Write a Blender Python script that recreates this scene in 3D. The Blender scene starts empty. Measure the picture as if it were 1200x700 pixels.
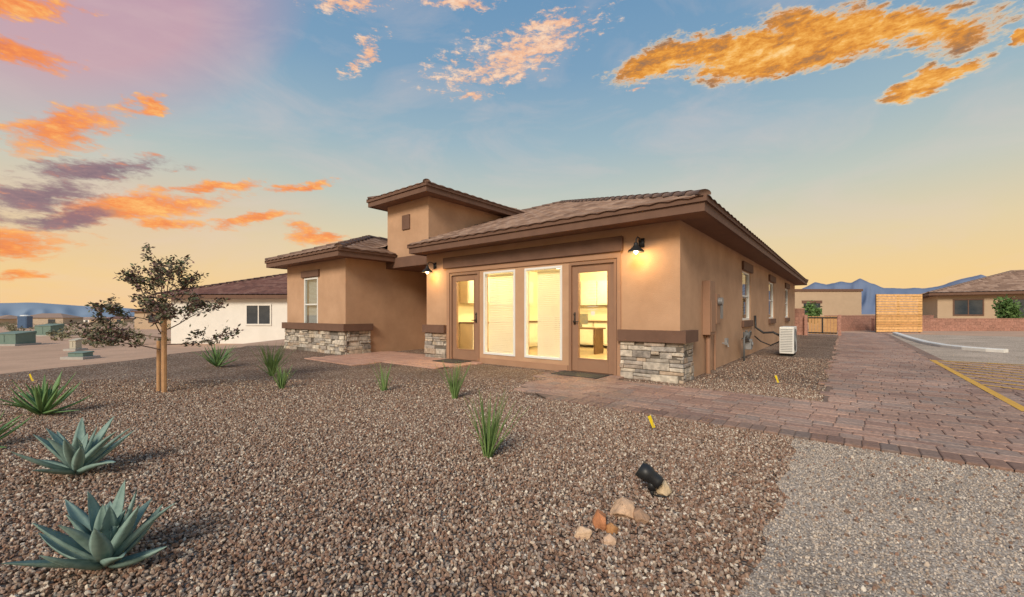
import bpy, bmesh, math, random
from mathutils import Vector, Matrix, noise as mn
random.seed(7)
SC=bpy.context.scene
F=485.0; H=1.15; HY=368.0
def gp(x,y,z=0.0):
    Y=F*(H-z)/(y-HY); return ((x-600)/F*Y, Y)
def lin(c):
    return tuple(((v/255)/12.92 if v/255<=0.04045 else ((v/255+0.055)/1.055)**2.4) for v in c)
# ---------------------------------------------------------------- materials
def nt(name):
    m=bpy.data.materials.new(name); m.use_nodes=True
    t=m.node_tree; b=t.nodes['Principled BSDF']; return m,t,b
def N(t,ty,**k):
    n=t.nodes.new(ty)
    for a,v in k.items(): setattr(n,a,v)
    return n
def ramp(t,stops,interp='LINEAR'):
    r=N(t,'ShaderNodeValToRGB'); r.color_ramp.interpolation=interp
    el=r.color_ramp.elements
    while len(el)<len(stops): el.new(0.5)
    for e,(p,c) in zip(el,stops):
        e.position=p; e.color=(c[0],c[1],c[2],1)
    return r
def pmat(name,c1,c2=None,scale=3.0,rough=0.85,bump=0.0,bscale=60.0,metal=0.0,dist=0.01,spec=0.3):
    m,t,b=nt(name)
    c2=c2 or tuple(v*0.82 for v in c1)
    tc=N(t,'ShaderNodeTexCoord')
    no=N(t,'ShaderNodeTexNoise'); no.inputs['Scale'].default_value=scale; no.inputs['Detail'].default_value=6
    no.inputs['Roughness'].default_value=0.65
    t.links.new(tc.outputs['Object'],no.inputs['Vector'])
    r=ramp(t,[(0.3,c1),(0.7,c2)])
    t.links.new(no.outputs['Fac'],r.inputs['Fac']); t.links.new(r.outputs['Color'],b.inputs['Base Color'])
    b.inputs['Roughness'].default_value=rough; b.inputs['Metallic'].default_value=metal
    b.inputs['Specular IOR Level'].default_value=spec
    if bump>0:
        n2=N(t,'ShaderNodeTexNoise'); n2.inputs['Scale'].default_value=bscale; n2.inputs['Detail'].default_value=4
        t.links.new(tc.outputs['Object'],n2.inputs['Vector'])
        bp=N(t,'ShaderNodeBump'); bp.inputs['Strength'].default_value=bump; bp.inputs['Distance'].default_value=dist
        t.links.new(n2.outputs['Fac'],bp.inputs['Height']); t.links.new(bp.outputs['Normal'],b.inputs['Normal'])
    return m
def island_mat(name,stops,rough=0.85,bump=0.4,bscale=50,dist=0.006,mott=0.25,patch=0.0):
    m,t,b=nt(name)
    g=N(t,'ShaderNodeNewGeometry'); tc=N(t,'ShaderNodeTexCoord')
    r=ramp(t,stops); t.links.new(g.outputs['Random Per Island'],r.inputs['Fac'])
    no=N(t,'ShaderNodeTexNoise'); no.inputs['Scale'].default_value=bscale*0.35; no.inputs['Detail'].default_value=5
    t.links.new(tc.outputs['Object'],no.inputs['Vector'])
    mr=N(t,'ShaderNodeMapRange'); mr.inputs['From Min'].default_value=0.3; mr.inputs['From Max'].default_value=0.7
    mr.inputs['To Min'].default_value=1-mott; mr.inputs['To Max'].default_value=1+mott
    t.links.new(no.outputs['Fac'],mr.inputs['Value'])
    fac=mr.outputs['Result']
    if patch>0:
        n3=N(t,'ShaderNodeTexNoise'); n3.inputs['Scale'].default_value=0.7; n3.inputs['Detail'].default_value=4; t.links.new(tc.outputs['Object'],n3.inputs['Vector'])
        m3=N(t,'ShaderNodeMapRange'); m3.inputs['From Min'].default_value=0.35; m3.inputs['From Max'].default_value=0.65; m3.inputs['To Min'].default_value=1-patch; m3.inputs['To Max'].default_value=1+patch
        t.links.new(n3.outputs['Fac'],m3.inputs['Value']); mm=N(t,'ShaderNodeMath',operation='MULTIPLY'); t.links.new(fac,mm.inputs[0]); t.links.new(m3.outputs['Result'],mm.inputs[1]); fac=mm.outputs[0]
    vm=N(t,'ShaderNodeVectorMath',operation='SCALE'); t.links.new(r.outputs['Color'],vm.inputs[0]); t.links.new(fac,vm.inputs['Scale'])
    t.links.new(vm.outputs['Vector'],b.inputs['Base Color'])
    n2=N(t,'ShaderNodeTexNoise'); n2.inputs['Scale'].default_value=bscale; n2.inputs['Detail'].default_value=5
    t.links.new(tc.outputs['Object'],n2.inputs['Vector'])
    bp=N(t,'ShaderNodeBump'); bp.inputs['Strength'].default_value=bump; bp.inputs['Distance'].default_value=dist
    t.links.new(n2.outputs['Fac'],bp.inputs['Height']); t.links.new(bp.outputs['Normal'],b.inputs['Normal'])
    b.inputs['Roughness'].default_value=rough; b.inputs['Specular IOR Level'].default_value=0.3
    return m
def emat(name,c,s):
    m,t,b=nt(name); b.inputs['Base Color'].default_value=(*c,1)
    b.inputs['Emission Color'].default_value=(*c,1); b.inputs['Emission Strength'].default_value=s
    return m
def glass_mat(name,f0=0.05,f1=0.75,tint=(1,1,1)):
    m=bpy.data.materials.new(name); m.use_nodes=True; t=m.node_tree; t.nodes.clear()
    o=N(t,'ShaderNodeOutputMaterial'); mx=N(t,'ShaderNodeMixShader'); tr=N(t,'ShaderNodeBsdfTransparent'); gl=N(t,'ShaderNodeBsdfGlossy')
    tr.inputs['Color'].default_value=(*tint,1); gl.inputs['Roughness'].default_value=0.02
    lw=N(t,'ShaderNodeLayerWeight'); lw.inputs['Blend'].default_value=0.5
    pw=N(t,'ShaderNodeMath',operation='POWER'); pw.inputs[1].default_value=4.0; t.links.new(lw.outputs['Facing'],pw.inputs[0])
    ml=N(t,'ShaderNodeMath',operation='MULTIPLY_ADD'); ml.inputs[1].default_value=f1; ml.inputs[2].default_value=f0; t.links.new(pw.outputs[0],ml.inputs[0])
    t.links.new(ml.outputs[0],mx.inputs[0]); t.links.new(tr.outputs[0],mx.inputs[1]); t.links.new(gl.outputs[0],mx.inputs[2]); t.links.new(mx.outputs[0],o.inputs[0])
    return m
STUC=pmat('stucco',(0.55,0.342,0.214),(0.43,0.258,0.155),1.3,0.92,0.75,70,dist=0.008)
TRIM=pmat('trim_brown',(0.180,0.100,0.068),(0.138,0.076,0.052),4,0.8,0.35,90,dist=0.004)
SOFF=pmat('soffit',(0.22,0.118,0.075),(0.18,0.098,0.065),4,0.8,0.2,60)
DOORM=pmat('door_paint',(0.31,0.178,0.112),(0.28,0.157,0.10),3,0.5)
WHITE=pmat('white_vinyl',(0.78,0.77,0.73),(0.72,0.71,0.67),4,0.45)
BLACK=pmat('black_metal',(0.016,0.016,0.018),(0.024,0.024,0.024),10,0.45,spec=0.4)
INT=pmat('interior_wall',(0.82,0.76,0.60),(0.80,0.74,0.58),1,0.8)
FLOORI=pmat('interior_floor',(0.40,0.30,0.20),(0.32,0.24,0.16),5,0.4)
CAB=pmat('cabinet_white',(0.75,0.72,0.64),None,3,0.4)
WOODD=pmat('wood_dark',(0.16,0.09,0.05),(0.10,0.055,0.03),8,0.5)
GLASS=glass_mat('window_glass',0.05,0.7)
GLASSD=glass_mat('window_glass_dim',0.22,0.7,(0.75,0.8,0.8))
GREY=pmat('grey_metal',(0.33,0.33,0.33),(0.25,0.25,0.25),12,0.5,metal=0.3)
def blindmat():
    m=bpy.data.materials.new('blind_slat'); m.use_nodes=True; t=m.node_tree; t.nodes.clear()
    o=N(t,'ShaderNodeOutputMaterial'); mx=N(t,'ShaderNodeMixShader'); a=N(t,'ShaderNodeBsdfDiffuse'); b=N(t,'ShaderNodeBsdfTranslucent')
    tc=N(t,'ShaderNodeTexCoord'); no=N(t,'ShaderNodeTexNoise'); no.inputs['Scale'].default_value=2; t.links.new(tc.outputs['Object'],no.inputs['Vector'])
    r=ramp(t,[(0.3,(0.90,0.86,0.74)),(0.7,(0.85,0.81,0.69))]); t.links.new(no.outputs['Fac'],r.inputs['Fac'])
    t.links.new(r.outputs[0],a.inputs[0]); t.links.new(r.outputs[0],b.inputs[0]); mx.inputs[0].default_value=0.45
    t.links.new(a.outputs[0],mx.inputs[1]); t.links.new(b.outputs[0],mx.inputs[2]); t.links.new(mx.outputs[0],o.inputs[0]); return m
BLIND=blindmat()
STONE=island_mat('ledge_stone',[(0,(0.52,0.42,0.31)),(0.2,(0.25,0.22,0.195)),(0.4,(0.60,0.52,0.42)),(0.6,(0.40,0.29,0.205)),(0.8,(0.36,0.325,0.29)),(1,(0.62,0.54,0.44))],0.9,0.8,35,0.014,0.35)
MORT=pmat('mortar',(0.16,0.135,0.11),None,20,0.95)
PAVS=[(0,(0.36,0.215,0.16)),(0.25,(0.28,0.175,0.14)),(0.5,(0.42,0.265,0.20)),(0.75,(0.30,0.22,0.185)),(1,(0.38,0.23,0.17))]
PAV=island_mat('paver_concrete',PAVS,0.9,0.5,90,0.004,0.28,0.16)
PAVB=island_mat('paver_border_concrete',[(p,tuple(q*0.72 for q in c)) for p,c in PAVS],0.85,0.5,90,0.004,0.25)
PAVR=island_mat('paver_entry',[(0,(0.44,0.25,0.18)),(0.5,(0.50,0.30,0.22)),(1,(0.40,0.235,0.175))],0.85,0.4,90,0.004,0.2)
GALV=[(0.0,(0.105,0.07,0.052)),(0.16,(0.30,0.17,0.115)),(0.34,(0.215,0.14,0.10)),(0.5,(0.39,0.255,0.18)),(0.64,(0.27,0.215,0.18)),(0.78,(0.36,0.27,0.21)),(0.9,(0.54,0.43,0.33)),(1.0,(0.70,0.61,0.50))]
def gravel_mat(name,stops,scale,bump=1.0,dist=0.02,mul=1.0):
    m,t,b=nt(name); tc=N(t,'ShaderNodeTexCoord')
    v=N(t,'ShaderNodeTexVoronoi'); v.inputs['Scale'].default_value=scale
    t.links.new(tc.outputs['Object'],v.inputs['Vector'])
    sx=N(t,'ShaderNodeSeparateColor'); t.links.new(v.outputs['Color'],sx.inputs[0])
    r=ramp(t,[(p,tuple(q*mul for q in c)) for p,c in stops]); t.links.new(sx.outputs[0],r.inputs['Fac'])
    big=N(t,'ShaderNodeTexNoise'); big.inputs['Scale'].default_value=0.9; big.inputs['Detail'].default_value=5; t.links.new(tc.outputs['Object'],big.inputs['Vector'])
    mr=N(t,'ShaderNodeMapRange'); mr.inputs['From Min'].default_value=0.3; mr.inputs['From Max'].default_value=0.7; mr.inputs['To Min'].default_value=0.80; mr.inputs['To Max'].default_value=1.17
    t.links.new(big.outputs['Fac'],mr.inputs['Value'])
    r2=ramp(t,[(0.0,(1,1,1)),(0.55,(0.8,0.8,0.8)),(0.9,(0.35,0.33,0.32))]); t.links.new(v.outputs['Distance'],r2.inputs['Fac'])
    mx=N(t,'ShaderNodeMix',data_type='RGBA',blend_type='MULTIPLY'); mx.inputs[0].default_value=1
    t.links.new(r.outputs['Color'],mx.inputs[6]); t.links.new(r2.outputs['Color'],mx.inputs[7])
    vm=N(t,'ShaderNodeVectorMath',operation='SCALE'); t.links.new(mx.outputs[2],vm.inputs[0]); t.links.new(mr.outputs['Result'],vm.inputs['Scale'])
    t.links.new(vm.outputs['Vector'],b.inputs['Base Color']); b.inputs['Roughness'].default_value=1.0; b.inputs['Specular IOR Level'].default_value=0.05
    bp=N(t,'ShaderNodeBump'); bp.invert=True; bp.inputs['Strength'].default_value=bump; bp.inputs['Distance'].default_value=dist
    t.links.new(v.outputs['Distance'],bp.inputs['Height']); t.links.new(bp.outputs['Normal'],b.inputs['Normal'])
    return m
GRAVEL=gravel_mat('gravel_brown',GALV,50)
LGV=[(0,(0.34,0.265,0.21)),(0.35,(0.45,0.37,0.30)),(0.7,(0.54,0.45,0.37)),(1,(0.68,0.59,0.50))]
LGRAV=gravel_mat('gravel_light',LGV,110,0.6,0.006)
LOT=gravel_mat('gravel_lot',[(0,(0.50,0.39,0.30)),(0.5,(0.62,0.49,0.38)),(1,(0.70,0.57,0.46))],45,0.12,0.003)
DIRT=pmat('dirt',(0.58,0.38,0.27),(0.44,0.29,0.205),0.5,1.0,0.5,12,dist=0.03,spec=0.05)
def instmat(name,stops):
    m,t,b=nt(name); oi=N(t,'ShaderNodeObjectInfo'); r=ramp(t,stops); t.links.new(oi.outputs['Random'],r.inputs['Fac'])
    tc=N(t,'ShaderNodeTexCoord'); no=N(t,'ShaderNodeTexNoise'); no.inputs['Scale'].default_value=120; no.inputs['Detail'].default_value=2
    t.links.new(tc.outputs['Object'],no.inputs['Vector'])
    mr=N(t,'ShaderNodeMapRange'); mr.inputs['To Min'].default_value=0.7; mr.inputs['To Max'].default_value=1.3; t.links.new(no.outputs['Fac'],mr.inputs['Value'])
    vm=N(t,'ShaderNodeVectorMath',operation='SCALE'); t.links.new(r.outputs['Color'],vm.inputs[0]); t.links.new(mr.outputs['Result'],vm.inputs['Scale'])
    t.links.new(vm.outputs['Vector'],b.inputs['Base Color']); b.inputs['Roughness'].default_value=0.85; b.inputs['Specular IOR Level'].default_value=0.2
    return m
STN=instmat('pebble',GALV); STNL=instmat('pebble_light',LGV)
def tilemat(name,stops):
    m,t,b=nt(name); uv=N(t,'ShaderNodeUVMap'); fl=N(t,'ShaderNodeVectorMath',operation='FLOOR'); t.links.new(uv.outputs[0],fl.inputs[0])
    wn=N(t,'ShaderNodeTexWhiteNoise',noise_dimensions='2D'); t.links.new(fl.outputs[0],wn.inputs['Vector'])
    r=ramp(t,stops); t.links.new(wn.outputs['Value'],r.inputs['Fac'])
    tc=N(t,'ShaderNodeTexCoord'); no=N(t,'ShaderNodeTexNoise'); no.inputs['Scale'].default_value=9; no.inputs['Detail'].default_value=5; t.links.new(tc.outputs['Object'],no.inputs['Vector'])
    mr=N(t,'ShaderNodeMapRange'); mr.inputs['To Min'].default_value=0.65; mr.inputs['To Max'].default_value=1.35; t.links.new(no.outputs['Fac'],mr.inputs['Value'])
    vm=N(t,'ShaderNodeVectorMath',operation='SCALE'); t.links.new(r.outputs['Color'],vm.inputs[0]); t.links.new(mr.outputs['Result'],vm.inputs['Scale'])
    t.links.new(vm.outputs['Vector'],b.inputs['Base Color']); b.inputs['Roughness'].default_value=0.85; b.inputs['Specular IOR Level'].default_value=0.25
    return m
TILE=tilemat('roof_tile',[(0,(0.18,0.115,0.088)),(0.5,(0.25,0.165,0.125)),(1,(0.33,0.23,0.18))])
TILER=tilemat('roof_tile_dark',[(0,(0.10,0.05,0.045)),(0.5,(0.14,0.068,0.058)),(1,(0.18,0.10,0.085))])
# ---------------------------------------------------------------- mesh helpers
class MB:
    def __init__(s): s.v=[]; s.f=[]
    def box(s,x0,x1,y0,y1,z0,z1,j=0):
        if x0>x1:x0,x1=x1,x0
        if y0>y1:y0,y1=y1,y0
        n=len(s.v)
        for z in (z0,z1):
            for (x,y) in ((x0,y0),(x1,y0),(x1,y1),(x0,y1)):
                s.v.append((x+random.uniform(-j,j),y+random.uniform(-j,j),z+random.uniform(-j,j)))
        for f in ((3,2,1,0),(4,5,6,7),(0,1,5,4),(1,2,6,5),(2,3,7,6),(3,0,4,7)): s.f.append(tuple(n+i for i in f))
    def obox(s,M,sx,sy,sz):
        n=len(s.v)
        for z in (-.5,.5):
            for (x,y) in ((-.5,-.5),(.5,-.5),(.5,.5),(-.5,.5)):
                s.v.append(tuple(M@Vector((x*sx,y*sy,z*sz))))
        for f in ((3,2,1,0),(4,5,6,7),(0,1,5,4),(1,2,6,5),(2,3,7,6),(3,0,4,7)): s.f.append(tuple(n+i for i in f))
    def quad(s,a,b,c,d):
        n=len(s.v); s.v+= [a,b,c,d]; s.f.append((n,n+1,n+2,n+3))
    def tube(s,pts,rad,seg=8,cap=True):
        pts=[Vector(p) for p in pts]
        if not isinstance(rad,(list,tuple)): rad=[rad]*len(pts)
        n0=len(s.v); up=Vector((0,0,1)); prev=None
        for i,p in enumerate(pts):
            d=(pts[min(i+1,len(pts)-1)]-pts[max(i-1,0)]).normalized()
            if prev is None:
                a=d.cross(up) if abs(d.z)<0.95 else d.cross(Vector((1,0,0)))
            else: a=prev-d*prev.dot(d)
            a.normalize(); prev=a; b=d.cross(a)
            for k in range(seg):
                an=2*math.pi*k/seg; s.v.append(tuple(p+(a*math.cos(an)+b*math.sin(an))*rad[i]))
        for i in range(len(pts)-1):
            for k in range(seg):
                k2=(k+1)%seg
                s.f.append((n0+i*seg+k,n0+i*seg+k2,n0+(i+1)*seg+k2,n0+(i+1)*seg+k))
        if cap:
            s.f.append(tuple(n0+k for k in range(seg))[::-1]); s.f.append(tuple(n0+(len(pts)-1)*seg+k for k in range(seg)))
    def obj(s,name,mat,parent=None,smooth=False,bevel=0,bseg=2):
        me=bpy.data.meshes.new(name); me.from_pydata(s.v,[],s.f); me.update()
        o=bpy.data.objects.new(name,me); SC.collection.objects.link(o)
        if mat: me.materials.append(mat)
        if parent: o.parent=parent
        if smooth:
            for p in me.polygons: p.use_smooth=True
        if bevel>0:
            md=o.modifiers.new('b','BEVEL'); md.width=bevel; md.segments=bseg; md.limit_method='ANGLE'
        return o
def empty(name,loc=(0,0,0),rz=0,parent=None):
    e=bpy.data.objects.new(name,None); SC.collection.objects.link(e); e.location=loc; e.rotation_euler=(0,0,rz); e.empty_display_size=0.2
    if parent: e.parent=parent
    return e
CX,CY=2.778,6.839; TH=math.atan2(-0.6286,0.7777)
def L2W(x,y): return (CX+0.7777*x+0.6286*y, CY-0.6286*x+0.7777*y)
def W2L(X,Y):
    dx,dy=X-CX,Y-CY; return (0.7777*dx-0.6286*dy, 0.6286*dx+0.7777*dy)
house=empty('stucco_house',(CX,CY,0),TH)
# ---------------------------------------------------------------- walls
def wall(mb,axis,c0,c1,a0,a1,z0,z1,ops):
    xs=sorted(set([a0,a1]+[o[0] for o in ops]+[o[1] for o in ops])); zs=sorted(set([z0,z1]+[o[2] for o in ops]+[o[3] for o in ops]))
    for i in range(len(xs)-1):
        for j in range(len(zs)-1):
            mx=(xs[i]+xs[i+1])/2; mz=(zs[j]+zs[j+1])/2
            if any(o[0]<mx<o[1] and o[2]<mz<o[3] for o in ops): continue
            if axis=='x': mb.box(xs[i],xs[i+1],c0,c1,zs[j],zs[j+1])
            else: mb.box(c0,c1,xs[i],xs[i+1],zs[j],zs[j+1])
WT=2.71
RD=(-2.121,-1.114,0,2.15); RW=(-3.22,-2.278,0.22,2.12); LW=(-4.413,-3.477,0.22,2.12); LD=(-5.543,-4.55,0,2.15)
SW=[(5.26,6.45,0.98,2.3),(10.05,11.4,0.98,2.3),(15.0,16.4,0.98,2.3)]
BW=(-11.12,-10.23,0.62,2.26)
m=MB(); wall(m,'x',0,0.16,-6.46,0,0,WT,[RD,RW,LW,LD]); m.obj('front_wall',STUC,house)
m=MB(); wall(m,'y',-0.16,0,0.16,19.5,0,WT,SW); m.obj('side_wall',STUC,house)
m=MB(); m.box(-6.46,-6.30,0.16,2.0,0,WT); m.box(-8.65,-6.46,2.0,2.16,0,2.6); m.box(-8.81,-8.65,-0.89,2.16,0,WT); m.box(-12.35,-12.19,-0.89,19.34,0,WT)
m.box(-12.35,-0.16,19.34,19.5,0,WT); m.obj('walls',STUC,house)
m=MB(); wall(m,'x',-1.05,-0.89,-12.35,-8.65,0,WT,[BW]); m.obj('bedroom_wall',STUC,house)
m=MB(); m.box(-6.30,-0.16,5.8,5.9,0,2.6); m.box(-6.299,-6.28,0.17,5.8,0,2.6); m.box(-0.18,-0.161,0.17,4.9,0,2.6); m.box(-6.3,-0.16,0.165,5.9,2.6,2.64); m.obj('interior_walls',INT,house)
m=MB(); m.box(-6.3,-0.16,0.01,5.9,0.0,0.03); m.obj('interior_floor',FLOORI,house)
DIMR=pmat('dim_room',(0.5,0.42,0.3),None,1,0.9)
m=MB(); m.box(-3.0,-2.9,5.95,19.3,0,2.6); m.box(-12.1,-8.9,1.5,1.6,0,2.6); m.box(-12.1,-8.9,-0.85,1.6,0,0.02); m.obj('back_rooms',DIMR,house)
m=MB()
for i in range(5):
    x=-6.2+i*0.62
    m.box(x+0.01,x+0.60,5.2,5.78,0.13,0.88); m.box(x+0.01,x+0.60,5.45,5.78,1.45,2.25); m.box(x+0.05,x+0.56,5.185,5.2,0.18,0.83); m.box(x+0.05,x+0.56,5.435,5.45,1.5,2.2)
for i in range(5):
    y=1.0+i*0.62
    m.box(-6.27,-5.95,y+0.01,y+0.6,1.45,2.2); m.box(-6.27,-5.75,y+0.01,y+0.6,0.13,0.88); m.box(-5.75,-5.735,y+0.05,y+0.55,0.18,0.83); m.box(-5.95,-5.935,y+0.05,y+0.55,1.5,2.15)
m.obj('kitchen_cabinets',CAB,house,bevel=0.004)
m=MB(); m.box(-6.25,-3.05,5.15,5.79,0.88,0.92); m.box(-6.27,-5.7,0.98,4.15,0.88,0.92); m.box(-4.6,-3.2,3.2,3.8,0.72,0.76); m.box(-4.55,-4.5,3.25,3.75,0.03,0.72); m.box(-3.3,-3.25,3.25,3.75,0.03,0.72); m.obj('counter_and_desk',WOODD,house,bevel=0.004)
m=MB(); m.box(-4.1,-3.6,3.45,3.49,0.85,1.15); m.box(-3.9,-3.8,3.45,3.5,0.76,0.86)
m.box(-2.1,-1.55,5.77,5.79,1.2,1.75); m.box(-2.9,-2.45,5.77,5.79,1.3,1.7); m.box(-6.275,-6.26,0.45,0.8,1.4,1.8)
m.obj('pictures_and_screen',pmat('screen',(0.10,0.13,0.16),(0.25,0.2,0.13),6,0.3),house)
m=MB(); m.box(-1.25,-0.4,5.75,5.79,0.03,2.1); m.obj('interior_door',CAB,house)
m=MB(); m.box(-4.1,-3.6,2.5,2.95,0.45,0.52); m.box(-4.08,-3.62,2.48,2.53,0.55,1.05); m.tube([(-3.85,2.7,0.45),(-3.85,2.7,0.12)],0.03)
for k in range(5):
    a=k*2*math.pi/5; m.tube([(-3.85,2.7,0.12),(-3.85+0.28*math.cos(a),2.7+0.28*math.sin(a),0.06)],0.02)
m.obj('office_chair',BLACK,house,bevel=0.01)
LITE=emat('ceiling_panel',(1,0.85,0.55),8)
for i,(x,y) in enumerate(((-5.0,1.8),(-3.2,1.8),(-1.5,1.8),(-5.0,4.2),(-3.2,4.2),(-1.5,4.2))):
    m=MB(); m.tube([(x,y,2.599),(x,y,2.57)],0.11,20); m.obj('ceiling_light_%d'%(i+1),LITE,house)
def plight(name,x,y,z,w,c,r=0.1,parent=house):
    l=bpy.data.lights.new(name,'POINT'); l.energy=w; l.color=c; l.shadow_soft_size=r
    o=bpy.data.objects.new(name,l); SC.collection.objects.link(o); o.parent=parent; o.location=(x,y,z); return o
WARM=(1,0.79,0.37)
for i,(x,y) in enumerate(((-5.0,2.2),(-2.9,2.4),(-1.2,2.2),(-3.4,4.4))):
    plight('ceiling_lamp_%d'%(i+1),x,y,2.35,150,WARM,0.12)
plight('bedroom_lamp',-10.6,0.5,2.2,12,(1,0.85,0.6),0.1)
plight('hall_lamp',-1.6,8.5,2.2,50,(1,0.85,0.6),0.1)
def frame(mb,x0,x1,z0,z1,y0,y1,w,wb=None):
    wb=w if wb is None else wb
    mb.box(x0,x0+w,y0,y1,z0,z1); mb.box(x1-w,x1,y0,y1,z0,z1); mb.box(x0+w,x1-w,y0,y1,z1-w,z1)
    if wb>0: mb.box(x0+w,x1-w,y0,y1,z0,z0+wb)
for nm,D in (('right_door',RD),('left_door',LD)):
    x0,x1,z0,z1=D
    m=MB(); frame(m,x0,x1,0.0,z1,-0.022,0.12,0.055,0.03); m.obj(nm+'_frame',DOORM,house,bevel=0.004)
    m=MB(); frame(m,x0+0.057,x1-0.057,0.035,z1-0.057,0.02,0.065,0.125,0.24); m.obj(nm+'_leaf',DOORM,house,bevel=0.006)
    m=MB(); frame(m,x0+0.18,x1-0.18,0.275,z1-0.18,0.012,0.072,0.02); m.obj(nm+'_glazing_bead',DOORM,house)
    m=MB(); a,b,c,d=x0+0.182,x1-0.182,0.277,z1-0.182; m.quad((a,0.04,c),(b,0.04,c),(b,0.04,d),(a,0.04,d)); m.obj(nm+'_glass',GLASS,house)
    m=MB(); hx=x1-0.12 if nm=='left_door' else x0+0.12
    m.box(hx-0.016,hx+0.016,0.005,0.02,0.94,1.18)
    m.tube([(hx,0.02,1.0),(hx,-0.03,1.0)],0.02,12); m.tube([(hx,-0.03,1.0),(hx+(0.11 if nm!='left_door' else -0.11),-0.035,1.0)],0.010); m.tube([(hx,0.02,1.14),(hx,-0.01,1.14)],0.02,12)
    m.obj(nm+'_handle',pmat('bronze_'+nm,(0.06,0.045,0.035),None,8,0.4),house,True)
m=MB(); random.seed(3)
for r in range(11):
    z=1.78-r*0.055; w=random.uniform(0.18,0.32); x=-1.62-w/2; xe=x+w
    while x<xe:
        l=random.uniform(0.012,0.04); m.box(x,min(x+l,xe),0.034,0.036,z,z+0.014); x+=l+0.01
m.box(-1.66,-1.58,0.034,0.036,1.12,1.2)
m.obj('door_lettering',WHITE,house)
for nm,D in (('right_window',RW),('left_window',LW)):
    x0,x1,z0,z1=D
    m=MB(); frame(m,x0,x1,z0,z1,-0.018,0.07,0.05); m.obj(nm+'_frame',WHITE,house,bevel=0.004)
    m=MB(); a,b,c,d=x0+0.045,x1-0.045,z0+0.045,z1-0.045; m.quad((a,0.03,c),(b,0.03,c),(b,0.03,d),(a,0.03,d)); m.obj(nm+'_glass',GLASS,house)
    m=MB(); z=z0+0.07
    xl=x0+0.05+(0.20 if nm=='right_window' else 0.0); xr=x1-0.05
    while z<z1-0.08:
        Mx=Matrix.Translation(((xl+xr)/2,0.125,z))@Matrix.Rotation(math.radians(52),4,'X')
        m.obox(Mx,xr-xl,0.045,0.0025); z+=0.040
    m.box(xl,xr,0.10,0.15,z1-0.10,z1-0.05)
    for xx in (xl+0.15,xr-0.15): m.box(xx-0.002,xx+0.002,0.124,0.127,z0+0.07,z1-0.08)
    m.obj(nm+'_blind',BLIND,house)
m=MB(); m.box(-5.66,-5.56,-0.03,-0.001,0,2.275); m.box(-1.10,-1.03,-0.03,-0.001,0,2.275); m.box(-5.56,-1.10,-0.03,-0.001,2.17,2.275)
m.box(-4.53,-2.14,-0.028,-0.001,0.0,0.13)
m.obj('opening_trim',pmat('trim_tan',(0.41,0.24,0.15),(0.36,0.205,0.125),3,0.85,0.3,90),house)
m=MB(); m.box(-5.75,-0.983,-0.075,-0.001,2.28,2.55); m.obj('header_beam',TRIM,house,bevel=0.012)
def sidewin(i,D):
    y0,y1,z0,z1=D
    m=MB(); w=0.05
    X0,X1=-0.10,-0.03
    m.box(X0,X1,y0,y0+w,z0,z1); m.box(X0,X1,y1-w,y1,z0,z1); m.box(X0,X1,y0+w,y1-w,z0,z0+w); m.box(X0,X1,y0+w,y1-w,z1-w,z1); m.box(X0+.01,X1-.01,y0+w,y1-w,(z0+z1)/2-.02,(z0+z1)/2+.02)
    m.obj('side_window_%d_frame'%i,WHITE,house)
    m=MB(); m.quad((-0.066,y0+w,z0+w),(-0.066,y1-w,z0+w),(-0.066,y1-w,z1-w),(-0.066,y0+w,z1-w)); m.obj('side_window_%d_glass'%i,GLASSD,house)
    m=MB(); m.box(0.001,0.06,y0-0.1,y1+0.1,z1+0.01,z1+0.24); m.box(0.001,0.06,y0-0.1,y1+0.1,z0-0.18,z0-0.01); m.obj('side_window_%d_trim'%i,TRIM,house,bevel=0.008)
    m=MB(); z=z0+0.06
    while z<z1-0.05:
        Mx=Matrix.Translation((-0.125,(y0+y1)/2,z))@Matrix.Rotation(math.radians(35),4,'Y'); m.obox(Mx,0.045,y1-y0-0.1,0.002); z+=0.045
    m.obj('side_window_%d_blind'%i,BLIND,house)
for i,D in enumerate(SW): sidewin(i+1,D)
x0,x1,z0,z1=BW
m=MB(); frame(m,x0,x1,z0,z1,-1.06,-0.98,0.05); m.box(x0+.05,x1-.05,-1.05,-0.99,1.42,1.46); m.obj('bedroom_window_frame',WHITE,house,bevel=0.004)
m=MB(); m.quad((x0+.05,-1.02,z0+.05),(x1-.05,-1.02,z0+.05),(x1-.05,-1.02,z1-.05),(x0+.05,-1.02,z1-.05)); m.obj('bedroom_window_glass',GLASSD,house)
m=MB(); z=z0+0.07
while z<z1-0.07:
    m.obox(Matrix.Translation(((x0+x1)/2,-0.93,z))@Matrix.Rotation(math.radians(50),4,'X'),x1-x0-0.1,0.045,0.002); z+=0.04
m.obj('bedroom_window_blind',WHITE,house)
m=MB(); m.box(x0-0.12,x1+0.12,-1.11,-1.051,z1+0.02,z1+0.22); m.obj('bedroom_window_header',TRIM,house,bevel=0.01)
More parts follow.
